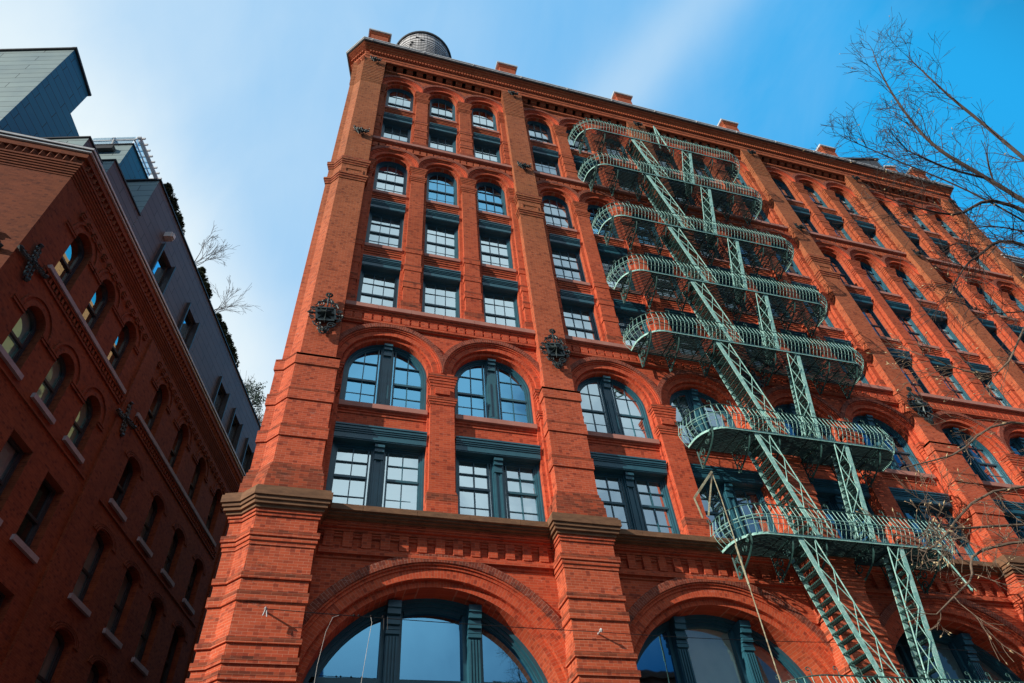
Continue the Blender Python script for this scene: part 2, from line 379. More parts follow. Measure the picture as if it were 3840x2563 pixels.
# ---- bay walls
def bay_wall(k):
    x=k*B; m=MB()
    a,b,c=x+.4,x+B-.4,x+B/2
    # base tier
    wall_cell(m,a,b,0,10.2,(c,2.9,.9,6.25,2.9),.62,1.45,n=40)
    wall_cell(m,a,b,6.25,9.75,(c,3.06,6.25,6.25,3.06),.50,.62,n=40)
    for s in(-1,1): m.box(c+s*3.06 if s>0 else a, b if s>0 else c-3.06,.5,.62,.9,6.25)
    # raised panel frieze under the stone cornice
    m.box(a,b,.38,.64,9.72,9.80); m.box(a,b,.44,.64,9.80,9.9); m.box(a,b,.46,.64,9.64,9.72)
    n=15; p=.443
    for i in range(-n//2-1,n//2+2):
        xx=c+i*p
        if xx-.115>a and xx+.115<b: m.box(xx-.115,xx+.115,.42,.52,9.9,10.30)
    m.box(a,b,.52,.64,9.9,10.30)
    for i in range(-n//2-1,n//2+1):
        xx=c+(i+.5)*p
        if xx-.12>a and xx+.12<b: m.box(xx-.105,xx+.105,.47,.52,10.19,10.29); m.box(xx-.105,xx+.105,.445,.52,10.25,10.29)
    m.box(a,b,.40,.64,10.30,10.37); m.box(a,b,.34,.64,10.37,10.44); m.box(a,b,.28,.64,10.44,10.52)
    # tier A/B
    for xa,xb,xc in ((a,c,c-1.65),(c,b,c+1.65)):
        wall_cell(m,xa,xb,10.5,18.1,(xc,1.24,10.5,15.75,1.24),.42,.95,n=28)
        wall_cell(m,xa,xb,15.75,17.95,(xc,1.36,15.75,15.75,1.36),.32,.42,n=28)
        # spandrel between the two windows, with moulded courses under the sill
        m.box(xc-1.24,xc+1.24,.50,.9,13.3,14.16)
        m.box(xc-1.24,xc+1.24,.47,.5,13.98,14.06); m.box(xc-1.24,xc+1.24,.44,.5,14.06,14.16)
    # ledge + block course 1 + block course 2
    for (zt,ny) in ((18.10,0),(29.20,0)):
        m.box(a,b,.22,.5,zt-.08,zt); m.box(a,b,.26,.5,zt-.16,zt-.08)
        m.box(a,b,.30,.5,zt-.50,zt-.16)
        nb=21; pp=(b-a-.2)/nb
        for i in range(nb):
            xx=a+.1+pp*(i+.5); m.box(xx-.118,xx+.118,.22,.30,zt-.46,zt-.22)
        m.box(a,b,.20,.5,zt-.58,zt-.50); m.box(a,b,.25,.5,zt-.64,zt-.58)
    # tier C-E and F-G
    for za,zb_,zs in ((18.0,29.0,27.62),(29.0,36.7,35.1)):
        for i in(-1,0,1):
            xc=c+2.15*i; xa=a if i<0 else xc-1.075; xb=b if i>0 else xc+1.075
            wall_cell(m,xa,xb,za,zb_,(xc,.67,za,zs,.67),.42,.92,n=20)
            wall_cell(m,xa,xb,zs,zb_,(xc,.785,zs,zs,.785),.30,.42,n=20)
            for (sa,sb) in (((20.75,21.68),(24.5,25.31)) if za<20 else ((32.1,32.87),)):
                m.box(xc-.67,xc+.67,.48,.9,sa,sb)
                for j in range(3): m.box(xc-.67,xc+.67,.455-.025*j,.48,sb-.30+.10*j,sb-.30+.10*j+.07)
    # corbelled frieze blocks
    for i in range(12):
        xx0=x+.495+.02+i*(6.31-.04)/12+.09; xx1=xx0+(6.27/12)-.19
        for j in range(8): m.box(xx0,xx1,.27-.034*j,.35,36.68+j*.0488,36.68+j*.0488+.034); m.box(xx0+.012,xx1-.012,.285-.034*j,.35,36.68+j*.0488+.034,36.68+(j+1)*.0488)
        m.box(xx0,xx1,.02,.36,37.07,37.8)
    m.box(a,b,.20,.32,36.58,36.70)
    m.box(a,b,.34,.5,36.7,37.85)
    return m.build('wall',BR,main)
walls=[bay_wall(k) for k in range(NB)]

# ---- pilasters
LEDGE=[]
def pil(mb,xc,hw,y,z0,z1,base,bands,molds,cap,half=0):
    def bx(e,za,zb,d=None):
        xa,xb=xc-hw-e,xc+hw+e
        if half<0: xa=xc-hw
        if half>0: xb=xc+hw
        mb.box(xa,xb,y-e*.7,.5,za,zb)
    bx(0,z0,z1)
    if base: bx(.055,z0,base-.1); bx(.035,base-.1,base-.04); bx(.018,base-.04,base)
    for za,zb in bands: bx(.03,za,zb)
    for za,zb in molds:
        h=(zb-za)/3
        for j in range(3): bx(.03+.025*j,za+h*j,za+h*(j+1)-(.0 if j==2 else .012))
    za,zb=cap; h=(zb-za)/4
    for j in range(4): bx(.02+.024*j,za+h*j,za+h*(j+1)-(.0 if j==3 else .012))
    LEDGE.clear(); LEDGE.append((zb-.05,zb+.004,.096))
    for za,zb in bands: LEDGE.append((zb-.07,zb+.003,.034))
    for za,zb in molds: LEDGE.append((zb-.05,zb+.003,.084))
    if base: LEDGE.append((base-.32,base-.1+.003,.059))
def ledges(o,xc,hw,y,half=0):
    for z0,z1,e in LEDGE:
        mb=MB(); xa,xb=xc-hw-e,xc+hw+e
        if half<0: xa=xc-hw
        if half>0: xb=xc+hw
        mb.box(xa,xb,y-e*.7-.002,.48,z0,z1); mb.build('weathered_ledge',BRD,o)
for k in range(NB):
    x=k*B; c=x+B/2
    T1=dict(z0=10.6,z1=15.75,base=11.57,bands=[],molds=[(14.5,14.75)],cap=(15.2,15.62))
    T2=dict(z0=18.2,z1=27.62,base=18.85,bands=[(19.55,19.86),(20.48,20.78),(21.5,21.80)],molds=[(26.47,26.79)],cap=(27.1,27.5))
    T3=dict(z0=29.2,z1=35.1,base=29.8,bands=[(30.27,30.52),(30.97,31.2),(31.65,31.86)],molds=[(33.97,34.27)],cap=(34.5,34.98))
    mb=MB(); pil(mb,c,.35,.25,**T1); mb.box(c-.22,c+.22,.20,.3,14.88,15.10); ledges(mb.build('pilaster',BR,main),c,.35,.25)
    for T in (T2,T3):
        for s in(-1,1):
            mb=MB(); pil(mb,c+s*1.075,.28,.25,**T); ledges(mb.build('pilaster',BR,main),c+s*1.075,.28,.25)
    for T,w in ((T1,.41),(T2,.715),(T3,.715)):
        for s in(-1,1):
            e0=c+s*(3.65-.40); e1=c+s*(3.65-(.72 if T is not T1 else .66))
            mb=MB(); pil(mb,(e0+e1)/2,abs(e1-e0)/2,.28,**T,half=s); ledges(mb.build('half_pilaster',BR,main),(e0+e1)/2,abs(e1-e0)/2,.28,s)

# ---- arch mouldings
def arch_mold(xc,zs,rings,clamp,n=36):
    mb=MB()
    for r0,r1,yf,yb in rings[1:-1]: arch_ring(mb,xc,zs,r0,r1,yf,yb,clamp,n)
    o=mb.build('arch_molding',BRA,main)
    mb=MB(); r0,r1,yf,yb=rings[0]; arch_ring(mb,xc,zs,r0,r1,yf,yb,clamp,n); mb.build('inner_arch_ring',BRA,o)
    mb=MB(); r0,r1,yf,yb=rings[-1]; arch_ring(mb,xc,zs,r0,r1,yf,yb,clamp,n); mb.build('arch_hood',BRAD,o)
    return o
for k in range(NB):
    c=k*B+B/2
    arch_mold(c,6.25,[(2.9,3.058,.615,.66),(3.065,3.30,.495,.53),(3.30,3.37,.46,.53),(3.37,3.42,.42,.53),(3.42,3.62,.385,.53)],None,64)
    for s in(-1,1): arch_mold(c+s*1.65,15.75,[(1.242,1.355,.415,.45),(1.362,1.54,.315,.34),(1.54,1.59,.28,.34),(1.59,1.64,.24,.34),(1.64,1.80,.205,.34)],1.648,44)
    for zs in(27.62,35.1):
        for i in(-1,0,1): arch_mold(c+i*2.15,zs,[(.672,.782,.415,.45),(.787,.97,.295,.32),(.97,1.03,.26,.32),(1.03,1.09,.225,.32),(1.09,1.26,.19,.32)],1.073,32)

# ---- stone bands and cornices
for k in range(NB):
    a,b=k*B+.5,(k+1)*B-.5
    for zt in (18.10,29.20):
        mb=MB(); n=6
        for i in range(n):
            xa=a+(b-a)*i/n; xb=a+(b-a)*(i+1)/n
            mb.box(xa+.004,xb-.004,.13,.55,zt+.0,zt+.17)
        mb.build('sill_band',SAND,main)
    mb=MB(); n=5; a-=.12; b+=.12
    for i in range(n):
        xa=a+(b-a)*i/n; xb=a+(b-a)*(i+1)/n
        mb.box(xa+.004,xb-.004,-.02,.6,10.62,10.76); mb.box(xa+.002,xb-.002,.03,.6,10.76,10.80)
    for j,(yy,z0,z1) in enumerate(((.22,10.50,10.53),(.12,10.53,10.57),(.05,10.57,10.62))): mb.box(a,b,yy,.6,z0,z1)
    mb.build('stone_cornice',BROWN,main)
def top_poly(e,y1=1.2):
    cp=corner_poly(.495,e,ch=.78,left=0)
    # cp: right-back, front right.. -> use front-left onwards
    fl=cp[2:]
    return [(37.0+e,y1+2),(37.0+e,-e)]+fl
mb=MB()
def top_strip(mb,e,t,z0,z1):
    a=top_poly(e)[1:]; b=top_poly(e-t)[1:]
    for i in range(len(a)-1):
        q=[a[i],a[i+1],b[i+1],b[i]]; mb.prism(q,z0,z1)
top_strip(mb,.06,.12,37.07,37.34); top_strip(mb,.085,.14,37.34,37.6); top_strip(mb,.10,.16,37.6,37.82)
for j in range(7):
    z0=37.82+j*.062; mb.prism(top_poly(.15+.042*j),z0,z0+.05); mb.prism(top_poly(.14+.042*j),z0+.05,z0+.062)
mb.build('roof_cornice',BR,main)
mb=MB(); xx=-.35
while xx<36.95:
    mb.box(xx,xx+.085,-.20,-.09,37.64,37.80); mb.box(xx+.015,xx+.07,-.17,-.09,37.60,37.64); xx+=.152
mb.build('dentil_course',BR,main); mb=MB()
q0=Vector((-.495,0,0)); dd=Vector((*dirv(128),0)); nn=Vector((-math.sin(rad(128)),math.cos(rad(128)),0))
s=0.05
while s<.95:
    def Mx(u,o,z): p=q0+dd*u+nn*o; return (p.x,p.y,z)
    mb.box(s,s+.085,.09,.2,37.64,37.80,M=Mx); s+=.152
mb.build('dentil_course',BR,main)
# chamfer frieze slots read as raised blocks
mb=MB()
for s0,s1 in ((-.05,.14),(.27,.46),(.6,.85)):
    for j in range(6): mb.box(s0,s1,-.05,.02+.03*j,36.6+j*.078,36.6+(j+1)*.078-.012,M=Mx)
mb.box(-.05,.85,-.05,.005,36.5,37.07,M=Mx)
mb.build('corner_frieze',BR,main)
mb=MB(); mb.prism(top_poly(.455),38.254,38.33); mb.build('gutter',DARKM,main)
mb=MB(); mb.prism(top_poly(.50),38.33,38.43); mb.prism(top_poly(.53),38.43,38.50)
for i in range(14): mb.box(-.3+i*2.7,-.26+i*2.7,-.54,.0,38.32,38.51)
mb.build('coping',METAL,main)
for k in range(NB+1):
    x=k*B; mb=MB(); mb.box(x-.47,x+.47,.0,.95,38.4,40.75)
    for j in range(3): mb.box(x-.50-.03*j,x+.50+.03*j,-.03-.03*j,.98+.03*j,40.55+j*.08,40.55+j*.08+.06)
    ch=mb.build('chimney',BR,main)
    mb=MB(); mb.box(x-.62,x+.62,-.14,1.1,40.8,40.92); mb.box(x-.6,x+.6,-.11,1.06,40.92,40.98); mb.build('chimney_cap',METAL,ch)
mb=MB()
def Mside(u,o,z): p=Vector((-1.05,.7,0))+Vector((*dirv(74.3),0))*u+Vector((-math.sin(SD),math.cos(SD),0))*o; return (p.x,p.y,z)
mb.box(1.2,2.1,-.95,0,38.4,40.75,M=Mside); ch=mb.build('chimney',BR,main)
mb=MB(); mb.box(1.05,2.25,-1.1,.14,40.8,40.95,M=Mside); mb.build('chimney_cap',METAL,ch)

# ------------------------------------------------------------------ windows
YF=.66
def poly_fill(mb,pts,y):
    b=len(mb.v); mb.v+=[(p[0],y,p[1]) for p in pts]; mb.f.append(tuple(range(b,b+len(pts))))
def strip(mb,outer,inner,yf,yb):
    n=len(outer)
    for i in range(n-1):
        o0,o1,i0,i1=outer[i],outer[i+1],inner[i],inner[i+1]
        mb.quad((o0[0],yf,o0[1]),(o1[0],yf,o1[1]),(i1[0],yf,i1[1]),(i0[0],yf,i0[1]))
        mb.quad((i0[0],yf,i0[1]),(i1[0],yf,i1[1]),(i1[0],yb,i1[1]),(i0[0],yb,i0[1]))
        mb.quad((o0[0],yf,o0[1]),(o1[0],yf,o1[1]),(o1[0],yb,o1[1]),(o0[0],yb,o0[1]))
def outline(hw,z0,zs,rise,inset,n=20):
    A=arc(0,hw-inset,zs,max(rise-inset,.001),n) if rise>0 else [(-hw+inset,zs-inset),(hw-inset,zs-inset)]
    return [(-hw+inset,z0+inset)]+A+[(hw-inset,z0+inset),(-hw+inset,z0+inset)]
def top_at(x,hw,zs,rise,inset):
    if rise<=0: return zs-inset
    r=hw-inset
    if abs(x)>=r: return zs
    return zs+(rise-inset)*math.sqrt(max(0,1-(x/r)**2))
def sash_bars(mb,hw,z0,zs,rise,cols,zm,rows_u,rows_l,x0=None,x1=None,y=.7,mw=.026,arch_hw=None):
    """muntins and meeting rail between x0..x1, arch profile of half width hw about 0"""
    x0=-hw+.1 if x0 is None else x0; x1=hw-.1 if x1 is None else x1
    mb.box(x0,x1,y-.035,y+.05,zm-.035,zm+.035)
    for i in range(1,cols):
        xx=x0+(x1-x0)*i/cols; zt=top_at(xx,hw,zs,rise,.09)
        mb.box(xx-mw/2,xx+mw/2,y-.012,y+.03,z0+.1,zt)
    ztop=zs+rise if rise>0 else zs
    for j in range(1,rows_u):
        zz=zm+(ztop-.1-zm)*j/rows_u; lim=x1-x0
        xa,xb=x0,x1
        if rise>0 and zz>zs:
            r=(hw-.1)*math.sqrt(max(0,1-((zz-zs)/(rise-.09))**2)); xa,xb=max(xa,-r),min(xb,r)
        if xb>xa: mb.box(xa,xb,y-.012,y+.03,zz-mw/2,zz+mw/2)
    for j in range(1,rows_l):
        zz=z0+.1+(zm-z0-.1)*j/rows_l; mb.box(x0,x1,y+.01,y+.045,zz-mw/2,zz+mw/2)
def single_frame(h,rise,zm,rows_u,rows_l):
    hw=.67; zs=h-rise if rise>0 else h
    mb=MB(); n=20
    strip(mb,outline(hw,0,zs,rise,.0,n),outline(hw,0,zs,rise,.055,n),YF-.05,.8)
    strip(mb,outline(hw,0,zs,rise,.05,n),outline(hw,0,zs,rise,.105,n),YF,.8)
    strip(mb,outline(hw,0,zs,rise,.10,n),outline(hw,0,zs,rise,.135,n),YF+.03,.8)
    sash_bars(mb,hw,0,zs,rise,3,zm,rows_u,rows_l,-hw+.13,hw-.13,y=YF+.04)
    return mb
def pane_mb(hw,h,rise,y=.72):
    mb=MB(); zs=h-rise if rise>0 else h; pts=outline(hw,0,zs,rise,.09,20)[:-1]; poly_fill(mb,pts,y); return mb
def sill_mb(hw,y0=.36): 
    mb=MB(); mb.box(-hw,hw,y0,.75,-.16,0.0); return mb
def lintel_mb(hw,z):
    mb=MB(); 
    mb.box(-hw,hw,.40,.72,z,z+.17); mb.box(-hw,hw,.375,.72,z+.17,z+.22); mb.box(-hw,hw,.35,.72,z+.22,z+.27); mb.box(-hw,hw,.325,.72,z+.27,z+.35); mb.box(-hw,hw,.30,.72,z+.35,z+.40)
    mb.box(-hw,hw,.42,.72,z-.03,z); return mb
def pair_frame(h,rise,zm,rows_u,rows_l):
    hw=1.24; zs=h-rise if rise>0 else h; mb=MB(); n=30
    strip(mb,outline(hw,0,zs,rise,.0,n),outline(hw,0,zs,rise,.06,n),YF-.05,.85)
    strip(mb,outline(hw,0,zs,rise,.055,n),outline(hw,0,zs,rise,.12,n),YF,.85)
    strip(mb,outline(hw,0,zs,rise,.115,n),outline(hw,0,zs,rise,.16,n),YF+.03,.85)
    zt=zs+rise-.02 if rise>0 else zs-.02
    # mullion: panelled pilaster with bracket head
    mb.box(-.15,.15,YF-.04,.85,0,zt-.02)
    mb.box(-.20,.20,YF+.02,.85,0,top_at(.2,hw,zs,rise,.05))
    for s in(-1,1): mb.box(s*.085-.022,s*.085+.022,YF-.07,YF-.03,.28,h*.62 if rise>0 else h*.80)
    mb.box(-.1,.1,YF-.08,.8,0,.26)
    zb=zt-.42
    mb.box(-.115,.115,YF-.09,YF,zb,zt-.04); mb.box(-.125,.125,YF-.15,YF,zb+.16,zt-.05); mb.box(-.13,.13,YF-.20,YF,zb+.28,zt-.06)
    mb.box(-.12,.12,YF-.10,YF,zb-.06,zb-.01)
    for s in(-1,1):
        xa,xb=(.24,hw-.15) if s>0 else (-hw+.15,-.24)
        sash_bars(mb,hw,0,zs,rise,2,zm,rows_u,rows_l,xa,xb,y=YF+.04)
        mb.box(xa if s>0 else xb-.04, xa+.04 if s>0 else xb,YF+.02,.8,.1,top_at(.24,hw,zs,rise,.1))
    return mb
def big_frame():
    hw,h,rise=2.9,8.25-.0,2.9; zs=5.35; Y=1.25; mb=MB(); n=44
    strip(mb,outline(hw,0,zs,rise,.0,n),outline(hw,0,zs,rise,.10,n),Y-.06,1.5)
    strip(mb,outline(hw,0,zs,rise,.09,n),outline(hw,0,zs,rise,.18,n),Y,1.5)
    strip(mb,outline(hw,0,zs,rise,.17,n),outline(hw,0,zs,rise,.22,n),Y+.05,1.5)
    for s in(-1,1):
        xm=s*.955; zt=top_at(abs(xm)+.1,hw,zs,rise,.05)
        mb.box(xm-.24,xm+.24,Y+.03,1.5,0,zt-.1); mb.box(xm-.15,xm+.15,Y-.16,1.45,0,zt)
        for i in range(4): mb.box(xm-.13+i*.07,xm-.095+i*.07,Y-.20,Y-.16,.4,zt-.75)
        mb.box(xm-.16,xm+.16,Y-.22,Y,zt-.70,zt-.62)
        for j,(e,za,zb) in enumerate(((.05,.60,.52),(.11,.50,.40),(.08,.38,.30),(.16,.28,.14),(.2,.14,-.02))): mb.box(xm-.155,xm+.155,Y-.16-e,Y,zt-za,zt-zb)
    mb.box(-hw+.15,hw-.15,Y+.0,Y+.15,6.28,6.40)
    mb.box(-hw+.15,hw-.15,Y+.0,Y+.15,2.6,2.75)
    # curved upper sash line of the middle light
    A=[(x/10*.68,7.98-.10*(x/10)**2) for x in range(-10,11)]
    strip(mb,[(a,z+.3) for a,z in A],[(a,z) for a,z in A],Y+.06,1.5)
    return mb
def light_poly(x0,x1,z0,inset,y,n=24):
    mb=MB(); xs=[x0+(x1-x0)*k/n for k in range(n+1)]
    pts=[(x0,z0)]+[(x1,z0)]+[(xx,top_at(xx,2.9,5.35,2.9,inset)) for xx in reversed(xs)]
    poly_fill(mb,pts,y); return mb
BIGX=((-2.74,-1.0),(-1.0,1.0),(1.0,2.74))
R=random.Random(3)
protos={}
def window(kind,x,z,h,rise,zm,ru,rl,pane,blind=None,bl=(0,1),lint=False,sill=True,wob=0):
    """first of a kind is built, later ones share its meshes"""
    hw=.67 if kind[0]=='s' else 1.24
    key=(kind,round(h,2),round(rise,2))
    if key not in protos:
        fm=(single_frame if kind[0]=='s' else pair_frame)(h,rise,zm,ru,rl)
        protos[key]=dict(frame=None,fm=fm,pane=pane_mb(hw,h,rise),sill=sill_mb(hw),lint=lintel_mb(hw,h) if lint else None,me={})
    P=protos[key]
    def put(nm,mbf,mat,parent,loc):
        kk=(nm,mat.name)
        if kk not in P['me']:
            o=mbf().build(nm,mat,parent,loc); P['me'][kk]=o.data; return o
        o=bpy.data.objects.new(nm,P['me'][kk]); C.objects.link(o); o.parent=parent; o.location=loc; return o
    w=put('window',lambda:P['fm'],TEAL,main,(x,0,z))
    pn=put('pane',lambda:P['pane'],pane,w,(0,0,0)); pn.rotation_euler=(R.gauss(0,.006),0,R.gauss(0,.006))
    if sill: put('sill',lambda:P['sill'],SAND,w,(0,0,0))
    if P['lint']: put('lintel',lambda:P['lint'],TEAL,w,(0,0,0))
    if blind:
        def mk():
            mb=MB(); za=h*bl[0]; zs=h-rise if rise>0 else h
            if bl[1]>=1:
                pts=outline(hw,0,zs,rise,.05,20)[:-1]; poly_fill(mb,[(p[0],max(p[1],za)) for p in pts],.85)
            else: mb.box(-hw+.05,hw-.05,.85,.86,za,h*bl[1])
            return mb
        nm='blind'
        kk=(nm,blind.name,bl)
        if kk not in P['me']:
            o=mk().build(nm,blind,w); P['me'][kk]=o.data
        else:
            o=bpy.data.objects.new(nm,P['me'][kk]); C.objects.link(o); o.parent=w
    return w
for k in range(NB):
    c=k*B+B/2
    key='big'
    w=big_frame().build('window',TEAL,main,(c,0,.9)) if k==0 else None
    if k==0: W0=w
    else: w=copy_part(W0,main,(c,0,.9))
W0s=[o for o in bpy.data.objects if o.parent==main and o.name.startswith('window')]
for k,w in enumerate(W0s):
    for q,(xa,xb) in enumerate(BIGX):
        mats={0:(PANEB,PANEB,PANEB),1:(PANEB,PANEC,PANED)}.get(k,(PANED,PANED,PANED))
        p=light_poly(xa,xb,.1,.15,1.38).build('pane',mats[q],w); p.rotation_euler=(R.gauss(0,.006),0,R.gauss(0,.006))
        if mats[q] is not PANEB: light_poly(xa+.02,xb-.02,.1 if k>1 else 5.6,.12,1.44).build('blind',BLINDC if (k==1 and q==1) else BLINDT,w)
for k in range(NB):
    c=k*B+B/2
    for j,s in enumerate((-1,1)):
        window('pA',c+s*1.65,10.78,2.30,0,1.25,2,2,PANE,BLIND,(0,1),lint=True,sill=False)
        window('pB',c+s*1.65,14.32,2.67,1.24,1.12,2,2,PANEB if k in(0,2) else PANE,BLIND if (k==1 or (k==0 and j==0)) else BLINDP,(.55 if k==0 and j==0 else 0,1) if k<2 else (0,1))
    for i in(-1,0,1):
        window('sC',c+2.15*i,18.28,2.33,0,1.08,2,2,PANE,BLIND,(0 if R.random()<.75 else .45,1),lint=True,sill=False)
        window('sD',c+2.15*i,21.83,2.44,0,1.15,2,2,PANE,BLIND,(0 if R.random()<.7 else .4,1),lint=True)
        window('sE',c+2.15*i,25.45,2.84,.67,1.3,2,2,PANEB if i>-1 else PANE,BLINDP if i==-1 else (BLIND if R.random()<.3 else BLINDP),(0,1))
        window('sF',c+2.15*i,29.38,2.40,0,1.05,2,2,PANE,BLINDG,(0,1),lint=True,sill=False)
        window('sG',c+2.15*i,33.02,2.75,.67,1.0,2,2,PANE,BLINDG,(0,1) if R.random()<.6 else (0,.62))

# ------------------------------------------------------------------ iron wall anchors
def spiral(cx,cz,y,r0,turns,sx,n=16,start=0.0):
    pts=[]
    for i in range(n+1):
        a=start+turns*2*PI*i/n; r=r0*(1-.8*i/n); pts.append((cx+sx*r*math.cos(a),y,cz+r*math.sin(a)))
    return pts
def star_anchor():
    mb=MB()
    # tilted square plate with raised border
    def Mr(x,y,z,a=rad(8)): return (x*math.cos(a)-z*math.sin(a),y,x*math.sin(a)+z*math.cos(a))
    mb.box(-.27,.27,-.14,-.08,-.27,.27,M=Mr)
    for s in(-1,1): mb.box(s*.27-.03,s*.27+.03,-.17,-.08,-.3,.3,M=Mr); mb.box(-.3,.3,-.17,-.08,s*.27-.03,s*.27+.03,M=Mr)
    # eight pointed star, ridged
    n=16; c=(0,-.27,0); rim=[]
    for i in range(n):
        a=2*PI*i/n+PI/2; r=(.40 if i%4==0 else .33) if i%2==0 else .10
        rim.append((r*math.cos(a)*.95,-.15,r*math.sin(a)))
    b=len(mb.v); mb.v+=[c]+rim; mb.f+=[(b,b+1+i,b+1+(i+1)%n) for i in range(n)]
    mb.blob((0,-.28,0),.05)
    # scrolls all round
    for sx in(-1,1):
        for sz in(-1,1):
            mb.tube(spiral(sx*.20,sz*.44,-.12,.13,1.4,sx,start=PI*.2),.022,5)
            mb.tube(spiral(sx*.38,sz*.20,-.12,.085,1.4,sx,start=0),.02,5)
            mb.tube(spiral(sx*.10,sz*.62,-.12,.10,1.5,sx,start=PI*.5),.022,5)
            mb.tube([(sx*.05,-.12,sz*.72),(sx*.12,-.14,sz*.58),(sx*.27,-.13,sz*.50),(sx*.34,-.12,sz*.36)],.02,5)
        mb.tube([(sx*.26,-.12,0),(sx*.40,-.14,0),(sx*.54,-.13,0)],.035,6,taper=.02); mb.blob((sx*.50,-.14,0),.05)
        mb.tube(spiral(sx*.44,.06,-.12,.06,1.3,sx),.016,4); mb.tube(spiral(sx*.44,-.06,-.12,.06,1.3,-sx),.016,4)
    mb.tube([(0,-.12,.4),(0,-.14,.9)],.03,6)
    for i in range(10):
        a=2*PI*i/10; mb.blob((.085*math.cos(a),-.15,.88+.085*math.sin(a)),.045); mb.blob((.09*math.cos(a),-.15,-.75+.09*math.sin(a)),.05)
    mb.blob((0,-.19,.88),.06); mb.blob((0,-.19,-.75),.07)
    return mb
def leaf_anchor():
    mb=MB(); r=random.Random(5)
    for i in range(34):
        a=r.uniform(0,2*PI); d=r.uniform(.02,.30); x=d*math.cos(a)*1.05; z=d*math.sin(a)*.75
        if r.random()<.5: mb.tube(spiral(x,z,-.1-.08*r.random(),.075,1.2,r.choice((-1,1)),10,r.uniform(0,6)),.02,4)
        else: mb.blob((x,-.1-.12*r.random(),z),r.uniform(.04,.075))
    for s in(-1,1):
        mb.tube([(0,-.1,0),(s*.2,-.14,.10),(s*.34,-.16,.22),(s*.30,-.15,.3)],.025,5,taper=.012)
        mb.tube([(0,-.1,0),(s*.2,-.14,-.10),(s*.34,-.16,-.2)],.025,5,taper=.012)
    mb.blob((0,-.2,0),.1)
    return mb
sa=star_anchor().build('star_anchor',IRON,main,(0,0,17.15))
la=leaf_anchor().build('leaf_anchor',IRON,main,(0,0,29.05))
for k in range(NB+1):
    if k: copy_part(sa,main,(k*B,0,17.15)); copy_part(la,main,(k*B,0,29.1))
    o=copy_part(la,main,(k*B+.03,-.05,36.75)); o.scale=(.85,1,.8)

# ------------------------------------------------------------------ fire escape
fe=empty('fire_escape',(14.9,0,0),'green wrought iron fire escape with rounded balconies and steep stairs on the red brick front','fire escape')
def FEP(n): return n
def path(xl,xr,yo=-1.0,rx=.8,ry=.85,off=0.0,step=.15):
    """platform outline from wall (left) round the front to wall (right), pushed outward by off; (x,y,nx,ny)"""
    pts=[]
    y0=.12
    n=6
    for i in range(n): 
        y=y0+(yo+ry-y0)*i/n; pts.append((xl-off,y,-1,0))
    for i in range(11):
        a=PI/2*i/10; nx,ny=-math.cos(a),-math.sin(a); pts.append((xl+rx-rx*math.cos(a)+nx*off,yo+ry-ry*math.sin(a)+ny*off,nx,ny))
    m=int((xr-xl-2*rx)/.3)
    for i in range(1,m): pts.append((xl+rx+(xr-xl-2*rx)*i/m,yo-off,0,-1))
    for i in range(11):
        a=PI/2*i/10; nx,ny=math.sin(a),-math.cos(a); pts.append((xr-rx+rx*math.sin(a)+nx*off,yo+ry-ry*math.cos(a)+ny*off,nx,ny))
    for i in range(1,n+1):
        y=yo+ry+(y0-yo-ry)*i/n; pts.append((xr+off,y,1,0))
    return pts
def resample(p,step):
    out=[]; acc=0; nxt=0
    for a,b in zip(p,p[1:]):
        l=math.hypot(b[0]-a[0],b[1]-a[1])
        while l>1e-9 and nxt<=acc+l:
            t=(nxt-acc)/l; q=[a[i]+(b[i]-a[i])*t for i in range(4)]; nl=math.hypot(q[2],q[3]); out.append((q[0],q[1],q[2]/nl,q[3]/nl)); nxt+=step
        acc+=l
    return out
